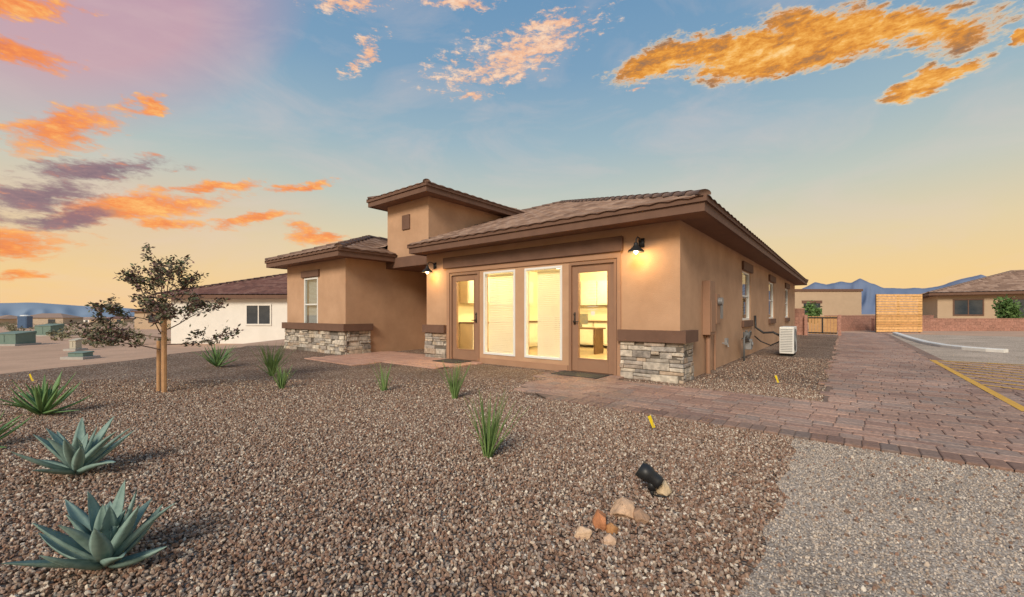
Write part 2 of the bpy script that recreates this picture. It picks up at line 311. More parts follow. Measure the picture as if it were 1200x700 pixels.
# ---- stone veneer
random.seed(11)
def veneer(mb,axis,a0,a1,base,sgn,z1=0.665):
    z=0.0
    while z<z1-0.02:
        h=min(random.choice((0.065,0.085,0.1,0.12,0.14)),z1-z)
        if z1-z-h<0.04: h=z1-z
        a=a0-random.uniform(0,0.2)
        while a<a1:
            l=random.uniform(0.14,0.46); b0=max(a,a0); b1=min(a+l,a1)
            if b1-b0>0.03:
                parts=[(z,z+h)]
                if h>=0.12 and random.random()<0.3: parts=[(z,z+h*0.5),(z+h*0.5,z+h)]
                for (q0,q1) in parts:
                    t=random.uniform(0.045,0.10); g=0.003
                    if axis=='x': mb.box(b0+g,b1-g,base,base+sgn*t,q0+g,q1-g,0.006)
                    else: mb.box(base,base+sgn*t,b0+g,b1-g,q0+g,q1-g,0.006)
            a+=l
        z+=h
m=MB(); veneer(m,'x',-1.03,0.07,0.01,-1); veneer(m,'y',0.012,0.58,-0.01,1)
veneer(m,'x',-6.46,-5.67,0.01,-1)
veneer(m,'x',-12.4,-8.58,-1.04,-1); veneer(m,'y',-1.038,-0.3,-8.66,1)
m.obj('stone_veneer',STONE,house,bevel=0.012)
m=MB(); m.box(-1.02,0.035,-0.04,0.015,0,0.66); m.box(-0.005,0.036,0.0155,0.57,0,0.66); m.box(-6.44,-5.68,-0.04,0.01,0,0.66); m.box(-12.38,-8.62,-1.09,-1.04,0,0.66); m.box(-8.66,-8.615,-1.04,-0.31,0,0.66); m.obj('veneer_mortar',MORT,house)
m=MB()
m.box(-1.05,0.125,-0.125,-0.001,0.67,0.87); m.box(0.001,0.125,-0.001,0.61,0.67,0.87)
m.box(-6.50,-5.665,-0.12,-0.001,0.67,0.87)
m.box(-12.47,-8.53,-1.175,-1.051,0.67,0.87); m.box(-8.649,-8.53,-1.051,-0.26,0.67,0.87)
m.obj('stone_cap',TRIM,house)
# ---- soffits and fascia
m=MB(); m.box(-6.5,0.46,-0.46,19.96,2.70,2.73); m.box(-12.81,-8.24,-1.46,19.96,2.70,2.73); m.box(-8.24,-6.5,2.0,19.96,2.701,2.731)
m.box(-8.65,-6.46,0.31,2.0,2.505,2.53); m.box(-9.01,-6.39,-0.06,4.26,4.37,4.40)
m.obj('soffit',SOFF,house)
FZ=2.68
m=MB()
def fx(x0,x1,y,s,z,e0=0,e1=0):
    m.box(x0-0.045*e0,x1+0.045*e1,y,y+s*0.045,z,z+0.14); m.box(x0-0.08*e0,x1+0.08*e1,y,y+s*0.08,z+0.14,z+0.235)
def fy(x,s,y0,y1,z):
    m.box(x,x+s*0.045,y0,y1,z,z+0.14); m.box(x,x+s*0.08,y0,y1,z+0.14,z+0.235)
fx(-6.5,0.46,-0.46,-1,FZ,1,1); fy(0.46,1,-0.46,19.96,FZ); fy(-6.5,-1,-0.46,0.3,FZ)
fx(-12.81,-8.24,-1.46,-1,FZ,1,1); fy(-8.24,1,-1.46,0.24,FZ); fy(-12.81,-1,-1.46,19.96,FZ); fx(-12.81,0.46,19.96,1,FZ,1,1)
TZ=4.35
fx(-9.01,-6.39,-0.06,-1,TZ,1,1); fy(-6.39,1,-0.06,4.26,TZ); fy(-9.01,-1,-0.06,4.26,TZ); fx(-9.01,-6.39,4.26,1,TZ,1,1)
m.obj('fascia',TRIM,house)
# ---- tower
m=MB(); m.box(-8.65,-6.75,0.3,0.46,2.53,4.37); m.box(-6.91,-6.75,0.46,3.9,2.73,4.37); m.box(-8.65,-8.49,0.46,3.9,2.73,4.37); m.box(-8.49,-6.91,3.74,3.9,2.73,4.37); m.obj('tower_walls',STUC,house)
m=MB(); m.box(-8.649,-6.461,0.24,0.299,2.5,2.80); m.box(-8.649,-6.461,0.299,0.46,2.5,2.529); m.obj('entry_beam',TRIM,house,bevel=0.01)
m=MB(); m.box(-7.90,-7.55,0.265,0.299,3.58,4.0); m.obj('tower_vent',TRIM,house,bevel=0.006)
m=MB(); m.box(-8.3,-7.3,1.94,1.999,0.02,2.1); m.obj('entry_door',DOORM,house,bevel=0.01)
# ---- roofs
def roof_plane(name,poly,org,adir,bdir,z0,p,mat,parent,tw=0.30,th=0.37):
    org=Vector(org); ad=Vector(adir); bd=Vector(bdir)
    A=[(Vector(q)-org).dot(ad) for q in poly]; B=[(Vector(q)-org).dot(bd) for q in poly]
    a0=math.floor(min(A)/tw)*tw; a1=max(A); b0=math.floor(min(B)/th)*th; b1=max(B)
    na=int(math.ceil((a1-a0)/tw))*6+1
    rows=[]; k=0
    while b0+k*th<b1+0.01:
        rows.append((b0+k*th,0.028,k)); rows.append((b0+(k+1)*th-0.004,0.0,k)); k+=1
    bm=bmesh.new(); uvl=bm.loops.layers.uv.new('UVMap'); grid=[]
    for (b,dz,k) in rows:
        r=[]
        for i in range(na):
            a=a0+i*tw/6; ph=(i%6)/6
            pr=0.021*(0.5-0.5*math.cos(2*math.pi*ph))**0.7
            w=0.004*math.sin(12.3*math.floor((a+1e-4)/tw)+7.7*k)
            P=org+ad*a+bd*b
            r.append((bm.verts.new((P.x,P.y,z0+p*b+dz+pr+w)),a/tw,b/th))
        grid.append(r)
    cx=Vector((ad.x,ad.y,0)).cross(Vector((bd.x,bd.y,0))).z
    for j in range(len(grid)-1):
        for i in range(na-1):
            q=[grid[j][i],grid[j][i+1],grid[j+1][i+1],grid[j+1][i]]
            if cx<0: q=q[::-1]
            f=bm.faces.new([t[0] for t in q]); f.smooth=(j%2==0)
            um=(grid[j][i][1]+grid[j][i+1][1])/2
            for l,t in zip(f.loops,q): l[uvl].uv=(um+(t[1]-um)*0.9, rows[j][2]+0.5)
    ar=sum(poly[i][0]*poly[(i+1)%len(poly)][1]-poly[(i+1)%len(poly)][0]*poly[i][1] for i in range(len(poly)))
    P=poly if ar>0 else poly[::-1]
    for i in range(len(P)):
        a=Vector(P[i]); b=Vector(P[(i+1)%len(P)]); d=(b-a); n=Vector((d.y,-d.x,0))
        bmesh.ops.bisect_plane(bm,geom=bm.verts[:]+bm.edges[:]+bm.faces[:],plane_co=(a.x,a.y,0),plane_no=n.normalized(),clear_outer=True,dist=1e-5)
    me=bpy.data.meshes.new(name); bm.to_mesh(me); bm.free(); me.materials.append(mat)
    o=bpy.data.objects.new(name,me); SC.collection.objects.link(o); o.parent=parent; return o
def caps(mb,p0,p1,r=0.10,l=0.4):
    p0=Vector(p0);p1=Vector(p1); d=(p1-p0); Ln=d.length; d.normalize(); side=d.cross(Vector((0,0,1))).normalized(); up=side.cross(d)
    n=int(Ln/l)+1
    for i in range(n):
        a=p0+d*(i*l); b=p0+d*min((i+1)*l+0.05,Ln); n0=len(mb.v)
        for (q,rr,lf) in ((a,r*1.06,0.012),(b,r*0.94,0.0)):
            for k in range(9):
                an=math.pi*(k/8)*1.1-0.157; mb.v.append(tuple(q+side*math.cos(an)*rr+up*(math.sin(an)*rr*0.65+lf)))
        for k in range(8): mb.f.append((n0+k,n0+k+1,n0+10+k,n0+9+k))
        mb.f.append(tuple(n0+k for k in range(9)))
Z0=2.90; P=0.36
RX=-6.175
def rp(n,poly,o,a,b,z0=Z0,p=P,mat=TILE,par=house): roof_plane(n,poly,o,a,b,z0,p,mat,par)
rp('roof_front_a',[(0.5,-0.57),(0.5,-0.5),(RX,6.175),(-6.53,5.82),(-6.53,-0.57)],(0,-0.5),(1,0),(0,1))
rp('roof_front_b',[(-6.53,0.3),(-6.53,5.82),(-6.8,5.55),(-6.8,0.3)],(0,-0.5),(1,0),(0,1))
rp('roof_front_c',[(-6.8,3.8),(-6.8,5.55),(-8.55,3.8)],(0,-0.5),(1,0),(0,1))
rp('roof_front_d',[(-8.63,-0.5),(-8.63,3.72),(-12.85,-0.5)],(0,-0.5),(1,0),(0,1))
rp('roof_right',[(0.57,-0.5),(0.5,-0.5),(RX,6.175),(RX,13.325),(0.5,20),(0.57,20)],(0.5,0),(0,1),(-1,0))
rp('roof_left_a',[(-12.92,-1.5),(-12.85,-1.5),(-10.525,0.825),(-10.525,17.675),(-12.85,20),(-12.92,20)],(-12.85,0),(0,1),(1,0))
rp('roof_left_b',[(-10.525,1.825),(RX,6.175),(RX,13.325),(-10.525,17.675)],(-12.85,0),(0,1),(1,0))
rp('roof_back',[(0.5,20),(RX,13.325),(-12.85,20)],(0,20),(1,0),(0,-1))
rp('roof_wing_front',[(-8.2,-1.57),(-8.2,-1.5),(-10.525,0.825),(-12.85,-1.5),(-12.85,-1.57)],(0,-1.5),(1,0),(0,1))
rp('roof_wing_right_a',[(-8.13,-1.5),(-8.2,-1.5),(-8.66,-1.04),(-8.66,0.29),(-8.13,0.29)],(-8.2,0),(0,1),(-1,0))
rp('roof_wing_right_b',[(-8.66,-1.04),(-10.525,0.825),(-10.525,3.0),(-8.66,3.0)],(-8.2,0),(0,1),(-1,0))
TZ0=4.57; TP=0.3; tx0,tx1,ty0,ty1=-9.05,-6.35,-0.1,4.3; hw=(tx1-tx0)/2; tcx=(tx0+tx1)/2
rp('tower_roof_front',[(tx0,ty0-.06),(tx0,ty0),(tcx,ty0+hw),(tx1,ty0),(tx1,ty0-.06)],(0,ty0),(1,0),(0,1),TZ0,TP)
rp('tower_roof_right',[(tx1+.06,ty0),(tx1,ty0),(tcx,ty0+hw),(tcx,ty1-hw),(tx1,ty1),(tx1+.06,ty1)],(tx1,0),(0,1),(-1,0),TZ0,TP)
rp('tower_roof_left',[(tx0-.06,ty0),(tx0,ty0),(tcx,ty0+hw),(tcx,ty1-hw),(tx0,ty1),(tx0-.06,ty1)],(tx0,0),(0,1),(1,0),TZ0,TP)
rp('tower_roof_back',[(tx0,ty1),(tcx,ty1-hw),(tx1,ty1)],(0,ty1),(1,0),(0,-1),TZ0,TP)
m=MB(); c=0.02
ZR=Z0+P*6.675
caps(m,(0.50,-0.50,Z0+c),(RX,6.175,ZR+c)); caps(m,(RX,6.175,ZR+c),(RX,13.325,ZR+c)); caps(m,(0.5,20,Z0+c),(RX,13.325,ZR+c)); caps(m,(-10.525,1.825,Z0+P*2.325+c),(RX,6.175,ZR+c)); caps(m,(-12.85,20,Z0+c),(RX,13.325,ZR+c))
zw=Z0+P*2.325
caps(m,(-8.2,-1.50,Z0+c),(-10.525,0.825,zw+c)); caps(m,(-12.85,-1.50,Z0+c),(-10.525,0.825,zw+c)); caps(m,(-10.525,0.825,zw+c),(-10.525,1.9,zw+c))
zt=TZ0+TP*hw
for q in ((tx1,ty0),(tx0,ty0)): caps(m,(q[0],q[1],TZ0+c),(tcx,ty0+hw,zt+c),0.09)
for q in ((tx1,ty1),(tx0,ty1)): caps(m,(q[0],q[1],TZ0+c),(tcx,ty1-hw,zt+c),0.09)
caps(m,(tcx,ty0+hw,zt+c),(tcx,ty1-hw,zt+c),0.09)
m.obj('ridge_tiles',pmat('ridge_tile',(0.27,0.175,0.13),(0.19,0.12,0.09),5,0.85),house,True)
# ---- barn lights
def barn(nm,x,z):
    e=empty(nm,(0,0,0),0,house)
    m=MB(); m.box(x-0.05,x+0.05,-0.02,-0.001,z-0.02,z+0.14)
    pts=[(x,-0.02,z+0.08),(x,-0.10,z+0.13),(x,-0.19,z+0.14),(x,-0.25,z+0.09),(x,-0.26,z+0.02)]
    m.tube(pts,0.011,8); m.tube([(x,-0.26,z+0.03),(x,-0.26,z-0.03)],0.035,12)
    n=len(m.v)
    prof=[(0.035,0.0),(0.05,-0.03),(0.085,-0.065),(0.125,-0.095),(0.14,-0.13)]
    for (r,dz) in prof:
        for k in range(20):
            a=k*math.pi/10; m.v.append((x+r*math.cos(a),-0.26+r*math.sin(a),z+dz))
    for j in range(4):
        for k in range(20): m.f.append((n+j*20+k,n+j*20+(k+1)%20,n+(j+1)*20+(k+1)%20,n+(j+1)*20+k))
    m.obj('shade',BLACK,e,True)
    m=MB(); m.tube([(x,-0.26,z-0.05),(x,-0.26,z-0.08),(x,-0.26,z-0.13),(x,-0.26,z-0.16)],[0.015,0.034,0.034,0.012],12); m.obj('bulb',emat('bulb_warm',(1,0.72,0.32),40),e,True)
    plight(nm+'_lamp',x,-0.24,z-0.20,11,(1,0.62,0.22),0.04,e)
barn('wall_lamp',-0.65,2.33); barn('wall_lamp_2',-6.12,2.33)
MAT=pmat('mat_fibre',(0.05,0.045,0.04),(0.08,0.07,0.06),60,0.95,0.5,200)
m=MB(); m.box(-2.15,-1.2,-0.62,-0.12,0.032,0.046); m.obj('door_mat',MAT,house,bevel=0.004)
m=MB(); m.box(-5.5,-4.7,-0.62,-0.12,0.032,0.046); m.obj('door_mat_2',MAT,house,bevel=0.004)
EP=pmat('panel_paint',(0.34,0.19,0.12),(0.30,0.17,0.105),5,0.6)
m=MB(); m.box(0.001,0.14,1.35,1.75,0.75,1.78); m.box(0.14,0.155,1.38,1.72,0.80,1.40); m.box(0.001,0.12,1.95,2.25,0.95,1.55)
m.tube([(0.07,1.5,0.75),(0.07,1.5,0.0)],0.045,10); m.tube([(0.05,2.1,0.95),(0.05,2.1,0.0)],0.025,8); m.obj('electrical_panel',EP,house,bevel=0.008)
m=MB(); m.tube([(0.12,2.1,1.4),(0.2,2.1,1.4)],0.08,16); m.box(0.001,0.10,2.35,2.6,1.05,1.35); m.obj('electric_meter',GREY,house,bevel=0.004)
m=MB(); m.box(0.001,0.05,3.2,3.35,0.45,0.6); m.tube([(0.0,3.0,0.5),(0.1,3.0,0.5),(0.12,3.0,0.42)],0.015); m.obj('outlet_box',GREY,house)
gm=empty('gas_meter',(CX,CY,0),TH)
m=MB(); x=0.22
m.tube([(x,4.2,0.0),(x,4.2,0.55),(x,4.3,0.62),(x,4.55,0.62)],0.022,10)
m.tube([(x,4.85,0.5),(x,4.85,0.66),(x,4.95,0.70),(x,5.1,0.70),(x,5.15,0.65),(x-0.05,5.15,0.5),(0.0,5.15,0.5)],0.02,10)
m.tube([(x,4.32,0.62),(x,4.42,0.62)],0.035,12); m.tube([(x,4.5,0.70),(x,4.5,0.54)],0.075,16); m.tube([(x,4.5,0.74),(x,4.5,0.70)],0.03,12)
m.tube([(x,4.55,0.62),(x,4.62,0.62),(x,4.65,0.56),(x,4.65,0.5)],0.02,10); m.obj('pipes',pmat('pipe_grey',(0.14,0.14,0.14),None,9,0.5),gm,True)
m=MB(); m.box(x-0.08,x+0.08,4.64,4.86,0.26,0.5); m.tube([(x+0.08,4.75,0.40),(x+0.11,4.75,0.40)],0.05,16); m.box(x-0.07,x+0.07,4.60,4.90,0.46,0.52); m.obj('meter_body',pmat('meter_grey',(0.26,0.26,0.26),None,6,0.5),gm,bevel=0.02)
ac=empty('air_conditioner_unit',(CX,CY,0),TH)
ax0,ax1,ay0,ay1=0.72,1.05,6.2,7.05
m=MB(); m.box(ax0,ax1,ay0,ay1,0.08,0.80); m.obj('casing',WHITE,ac,bevel=0.02)
m=MB(); m.box(ax0+.02,ax1-.02,ay0+0.1,ay0+0.16,0,0.08); m.box(ax0+.02,ax1-.02,ay1-0.16,ay1-0.1,0,0.08); m.obj('feet',BLACK,ac)
m=MB()
for k in range(14): zz=0.14+k*0.045; m.box(ax0+0.03,ax1-0.03,ay0-0.012,ay0-0.001,zz,zz+0.012)
m.obj('end_grille',GREY,ac)
m=MB()
for r in (0.30,0.25,0.2,0.15,0.1,0.05):
    pts=[(ax1+0.012,(ay0+ay1)/2-0.08+r*math.cos(a*math.pi/12),0.44+r*math.sin(a*math.pi/12)) for a in range(25)]; m.tube(pts,0.004,5,False)
m.obj('fan_grille',GREY,ac)
m=MB(); m.tube([(ax1+0.001,(ay0+ay1)/2-0.08,0.44),(ax1+0.006,(ay0+ay1)/2-0.08,0.44)],0.3,28); m.obj('fan_opening',BLACK,ac)
m=MB(); m.tube([(ax0,6.9,0.5),(0.5,6.92,0.62),(0.25,6.95,0.6),(0.05,6.97,0.75),(0.04,6.97,1.1)],0.03,8); m.tube([(ax0,6.8,0.4),(0.45,6.8,0.25),(0.2,6.85,0.35),(0.03,6.9,0.5)],0.018,8); m.obj('line_set',BLACK,ac,True)
# ================================================================ GROUND
def sm(t): t=max(0,min(1,t)); return t*t*(3-2*t)
def gz(X,Y):
    t=sm((-X-9.8)/6.0); r=math.hypot(X,Y)
    return -0.65*t-0.012*max(0,min(r,1500)-50)*t*sm((-X/ (abs(Y)+1))*2.0-0.4)
cs=[]
k=-40
while k<=40:
    cs.append(math.sinh(k/40*7.2)/math.sinh(7.2)*6000); k+=1
extra=[-9.8-i*0.8 for i in range(10)]+[-30,-40]
xs=sorted(set([round(c,3) for c in cs+extra])); ys=sorted(set([round(c,3) for c in cs]+[round(5*i,1) for i in range(1,20)]))
m=MB()
for y in ys:
    for x in xs: m.v.append((x,y,gz(x,y)))
nx=len(xs)
for j in range(len(ys)-1):
    for i in range(nx-1): m.f.append((j*nx+i,j*nx+i+1,(j+1)*nx+i+1,(j+1)*nx+i))
m.obj('ground',DIRT,None,True)
def sheet(name,pts,z,mat):
    m=MB(); m.v=[(p[0],p[1],z) for p in pts]; m.f=[tuple(range(len(pts)))]; return m.obj(name,mat)
random.seed(5)
left=[(-9.6+0.25*math.sin(i*1.3)+random.uniform(-.1,.1),15-i*0.8) for i in range(24)]
sheet('gravel_bed',[(4,15)]+left+[(4,-4)],0.003,GRAVEL)
sheet('side_gravel',[L2W(*p) for p in ((-0.1,-2.4),(1.95,-2.4),(1.95,20.0),(-0.1,20.0))],0.006,GRAVEL)
bl=[]; p0=Vector((2.34,3.44)); p1=Vector((0.935,1.68)); d=(p1-p0)
for i in range(40):
    q=p0+d*(-0.25+i*0.08); s=0.07*mn.noise(Vector((i*0.35,1,1)))+random.uniform(-0.015,0.015); bl.append((q.x+s,q.y-s))
light_poly=bl+[(bl[-1][0]-1,-4),(14,-4),L2W(14,-2.3),L2W(0.0,-2.3)]
sheet('granite_ground',light_poly,0.008,LGRAV)
sheet('parking_lot',[L2W(*p) for p in ((4.0,7.2),(40,7.2),(40,25),(4.0,25))],0.006,LOT)
YB=-2.47
def inreg(x,y):
    if -1.0<=x<=1.95 and YB<=y<=-0.45: return True
    if x<-1.0 and ((x+1)/0.98)**2+((y+1.35)/1.12)**2<1: return True
    if -2.25<x<-0.95 and -0.95<y<-0.0: return True
    if 1.9<=x<=13 and YB<=y<=7.2: return True
    if 1.9<=x<=3.98 and 7.2<y<=25: return True
    return False
def pstone(mb,X0,X1,Y0,Y1,tz=0.03):
    hh=tz+random.uniform(-0.0025,0.0025); b=0.008; n=len(mb.v); tx=random.uniform(-.0015,.0015)
    for (a,bb,c) in ((X0,Y0,0.004),(X1,Y0,0.004),(X1,Y1,0.004),(X0,Y1,0.004),(X0,Y0,hh-b*.7),(X1,Y0,hh-b*.7),(X1,Y1,hh-b*.7),(X0,Y1,hh-b*.7),(X0+b,Y0+b,hh+tx),(X1-b,Y0+b,hh-tx),(X1-b,Y1-b,hh-tx),(X0+b,Y1-b,hh+tx)):
        mb.v.append((a,bb,c))
    for s in (0,4):
        for k in range(4): mb.f.append((n+s+k,n+s+(k+1)%4,n+s+4+(k+1)%4,n+s+4+k))
    mb.f.append((n+8,n+9,n+10,n+11))
def pavers(name,reg,x0,x1,y0,y1,mat,rows=(0.115,0.17,0.23)):
    mb=MB(); y=y0
    while y<y1:
        h=random.choice(rows); x=x0-random.uniform(0,0.2)
        while x<x1:
            l=random.choice((0.17,0.23,0.23,0.30)); g=0.004
            if reg(x+l/2,y+h/2): pstone(mb,x+g,x+l-g,y+g,y+h-g)
            x+=l
        y+=h
    o=mb.obj(name,mat); o.location=(CX,CY,0); o.rotation_euler=(0,0,TH); return o
pavers('paver_path',lambda x,y:inreg(x,y) and not (y<-2.24 and x>-1.0) and not (3.74<x<4.0 and y>7.2),-2.3,13,-2.24,25,PAV)
mb=MB(); x=-1.0
while x<13: pstone(mb,x+.004,x+.116,-2.466,-2.244,0.031); x+=0.12
y=7.2
while y<25: pstone(mb,3.745,3.965,y+.004,y+.116,0.031); y+=0.12
o=mb.obj('paver_border',PAVB); o.location=(CX,CY,0); o.rotation_euler=(0,0,TH)
pavers('entry_walkway',lambda x,y:(-8.6<x<-4.4 and -1.35<y<-0.02) or (-8.6<x<-6.3 and -2.2<y<0.3),-8.6,-4.4,-2.2,1.9,PAVR)
SAND=pmat('joint_sand',(0.24,0.16,0.12),(0.18,0.125,0.10),10,0.95)
for i,pl in enumerate((((-1.0,-2.46),(1.9,-2.46),(1.9,-0.5),(-1.0,-0.5)),((1.9,-2.46),(12.95,-2.46),(12.95,7.2),(1.9,7.2)),((1.9,7.2),(3.95,7.2),(3.95,25),(1.9,25)),((-8.55,-1.3),(-4.45,-1.3),(-4.45,-0.05),(-8.55,-0.05)),((-1.9,-1.9),(-1,-2.46),(-1,-0.05),(-1.9,-0.05)))):
    sheet('joint_sand' if i==0 else 'joint_sand.%03d'%i,[L2W(*p) for p in pl],0.0205+i*0.0001,SAND)
YEL=pmat('stripe_paint',(0.80,0.44,0.05),(0.58,0.31,0.07),14,0.7)
m=MB(); z=0.0345
def strip(a,b,w=0.1):
    a=Vector(a);b=Vector(b);d=(b-a).normalized();n=Vector((-d.y,d.x))*w/2
    m.quad((*(a-n),z),(*(b-n),z),(*(b+n),z),(*(a+n),z))
strip((3.75,0.3),(3.75,7.1)); strip((3.805,7.05),(6.6,7.05)); strip((6.65,7.0),(6.65,0.0))
y=2.7
while y<9.3:
    a=Vector((3.81,y)); b=Vector((6.59,y-2.4)); dd=(b-a)
    if y>6.97: a=a+dd*((y-6.97)/2.4)
    strip(a,b,0.09); y+=0.62
o=m.obj('parking_stripes',YEL); o.location=(CX,CY,0); o.rotation_euler=(0,0,TH)
# white kerb: bevelled rectangular section swept along a curve
m=MB(); ctrl=[(4.3,25),(4.32,22),(4.38,18),(4.5,15),(4.75,13.2),(5.1,12.3),(5.5,11.8),(5.8,11.6)]
prof=[(-0.12,0.0),(-0.12,0.085),(-0.095,0.11),(0.095,0.11),(0.12,0.085),(0.12,0.0)]
for i,(x,y) in enumerate(ctrl):
    a=Vector(ctrl[max(i-1,0)]); b=Vector(ctrl[min(i+1,len(ctrl)-1)]); d=(b-a).normalized(); n=Vector((-d.y,d.x))
    for (u,zz) in prof:
        X,Y=L2W(x+n.x*u,y+n.y*u); m.v.append((X,Y,zz))
for i in range(len(ctrl)-1):
    for k in range(5): a=i*6+k; m.f.append((a,a+1,a+7,a+6))
m.f.append((0,1,2,3,4,5)); q=(len(ctrl)-1)*6; m.f.append(tuple(q+k for k in range(6)))
m.obj('white_kerb',pmat('kerb_concrete',(0.78,0.75,0.70),(0.68,0.65,0.60),6,0.8,0.3,40))
# ---- instanced gravel
def stones(colname,mat,n,rad):
    col=bpy.data.collections.new(colname)
    for i in range(n):
        bm=bmesh.new(); bmesh.ops.create_icosphere(bm,subdivisions=2,radius=1)
        off=Vector((i*7.3,i*3.1,0)); sx,sy,szz=random.uniform(0.85,1.3),random.uniform(0.65,1.0),random.uniform(0.5,0.75)
        for v in bm.verts:
            c=v.co.copy(); f=1+0.32*mn.noise(c*1.3+off)
            for ax in ((1,0.3,0.2),(-0.5,1,0.4),(0.1,-0.8,1),(-0.7,-0.6,-0.5)):
                A=Vector(ax).normalized(); dd=c.dot(A)
                if dd>0.58: c=c-A*(dd-0.58)*0.85
            v.co=Vector((c.x*sx,c.y*sy,c.z*szz))*f*rad
        for f in bm.faces: f.smooth=False
        me=bpy.data.meshes.new('pebble_%d'%i); bm.to_mesh(me); bm.free(); me.materials.append(mat)
        col.objects.link(bpy.data.objects.new('pebble_%d'%i,me))
    return col
def scatter(name,pts,col,s0,s1):
    me=bpy.data.meshes.new(name); me.from_pydata(pts,[],[]); o=bpy.data.objects.new(name,me); SC.collection.objects.link(o)
    ng=bpy.data.node_groups.new(name+'_nodes','GeometryNodeTree')
    ng.interface.new_socket(name='Geometry',in_out='INPUT',socket_type='NodeSocketGeometry'); ng.interface.new_socket(name='Geometry',in_out='OUTPUT',socket_type='NodeSocketGeometry')
    gi=ng.nodes.new('NodeGroupInput'); go=ng.nodes.new('NodeGroupOutput'); ip=ng.nodes.new('GeometryNodeInstanceOnPoints')
    ci=ng.nodes.new('GeometryNodeCollectionInfo'); ci.inputs['Collection'].default_value=col; ci.inputs['Separate Children'].default_value=True; ci.inputs['Reset Children'].default_value=True
    ip.inputs['Pick Instance'].default_value=True
    r=ng.nodes.new('FunctionNodeRandomValue'); r.data_type='FLOAT_VECTOR'; r.inputs[1].default_value=(6.28,6.28,6.28)
    s=ng.nodes.new('FunctionNodeRandomValue'); s.data_type='FLOAT'; s.inputs[2].default_value=s0; s.inputs[3].default_value=s1; s.inputs['Seed'].default_value=3
    L=ng.links.new
    L(gi.outputs[0],ip.inputs['Points']); L(ci.outputs[0],ip.inputs['Instance']); L(r.outputs[0],ip.inputs['Rotation']); L(s.outputs[1],ip.inputs['Scale']); L(ip.outputs[0],go.inputs[0])
    md=o.modifiers.new('scatter','NODES'); md.node_group=ng; return o
def inside_poly(x,y,P):
    c=False;j=len(P)-1
    for i in range(len(P)):
        if (P[i][1]>y)!=(P[j][1]>y) and x<(P[j][0]-P[i][0])*(y-P[i][1])/(P[j][1]-P[i][1])+P[i][0]: c=not c
        j=i
    return c
random.seed(21)
pts=[]; lp=[]
def blocked(X,Y):
    x,y=W2L(X,Y)
    if inreg(x,y) : return True
    if y>-0.1 and -6.5<x<0.08: return True
    if -8.7<x<-4.4 and y>-1.35: return True
    if -8.6<x<-6.3 and y>-2.2: return True
    if -12.5<x<-8.5 and y>-1.15: return True
    return False
while len(pts)<135000:
    Y=math.sqrt(random.uniform(1.2**2,7.2**2)); X=random.uniform(-1.35,1.35)*Y
    if X>4.5 or X<-9.5: continue
    if blocked(X,Y): continue
    if inside_poly(X,Y,light_poly):
        if random.random()<0.06: pts.append((X,Y,0.012))
        continue
    if Y>4.5 and random.random()<(Y-4.5)/3: continue
    pts.append((X,Y,random.uniform(0.004,0.016)))
for i in range(6000):
    x=random.uniform(0.12,1.88); y=random.uniform(-0.4,6)
    X,Y=L2W(x,y); pts.append((X,Y,0.014))
scatter('gravel',pts,stones('gravel_stones',STN,8,0.0098),0.6,1.4)
for i in range(50000):
    Y=math.sqrt(random.uniform(1.2**2,4.2**2)); X=random.uniform(0.1,1.35)*Y
    if inside_poly(X,Y,light_poly) and not blocked(X,Y): lp.append((X,Y,random.uniform(0.006,0.012)))
scatter('fine_gravel',lp,stones('fine_stones',STNL,5,0.005),0.5,1.5)
# ================================================================ PLANTS
def leaf(mb,base,az,el,L,W,curve,fold=0.35,seg=10,bw=0.55):
    side=Vector((-math.sin(az),math.cos(az),0)); p=Vector(base); n0=len(mb.v); e=el
    for i in range(seg+1):
        t=i/seg
        w=W*(bw+1.9*(1-bw)*t*(2-1.45*t)*0.72)*max(0,(1-t**2.4))**0.85 if t<1 else 0.0
        w=max(w,0.0006)
        d=Vector((math.cos(az)*math.cos(e),math.sin(az)*math.cos(e),math.sin(e))); nrm=side.cross(d)
        if nrm.z<0 and abs(e)<1.4: nrm=-nrm
        for s,k in ((-1,1.0),(-0.5,0.35),(0,0.0),(0.5,0.35),(1,1.0)):
            mb.v.append(tuple(p+side*s*w*0.5+nrm*fold*w*k*0.5))
        for s in (0.5,-0.5):
            mb.v.append(tuple(p+side*s*w*0.6-nrm*w*0.10*(1-t)-nrm*0.002))
        p=p+d*(L/seg); e+=curve/seg
    R=7
    for i in range(seg):
        a=n0+i*R; b=a+R
        for k in range(7):
            k2=(k+1)%7; mb.f.append((a+k,a+k2,b+k2,b+k))
AG=pmat('agave_blue',(0.27,0.37,0.32),(0.14,0.225,0.195),11,0.6,0.25,40,spec=0.25); ALO=pmat('agave_green',(0.18,0.30,0.11),(0.10,0.19,0.07),9,0.5,0.15,40); YU=pmat('yucca_green',(0.22,0.33,0.11),(0.11,0.19,0.055),9,0.5)
def agave(name,X,Y,r,n,mat,seed,W=0.075,wild=1.0,e0=8):
    random.seed(seed); mb=MB(); ga=2.39996
    for i in range(n):
        t=i/(n-1); el=math.radians(e0+t*(76-e0)+random.uniform(-9,9)*wild); L=r*random.uniform(0.82,1.12)*(0.95+0.15*math.sin(t*3.1))
        if t>0.85: L*=0.8
        cv=math.radians(random.uniform(-22,38))*(1-t*0.6)
        az=i*ga+random.uniform(-.25,.25)
        leaf(mb,(0.035*math.cos(az)*(1-t),0.035*math.sin(az)*(1-t),0.02+0.05*t),az,el,L,W*random.uniform(0.85,1.15)*(1-0.25*t),cv,0.5)
    o=mb.obj(name,mat,None,True); o.location=(X,Y,0.005); return o
agave('agave',*gp(125,668),0.285,24,AG,1,0.098,1.2,18)
agave('agave.001',*gp(90,558),0.32,22,AG,2,0.10,1.2,16)
agave('green_agave',*gp(50,488),0.40,32,ALO,3,0.062,1.6,14)
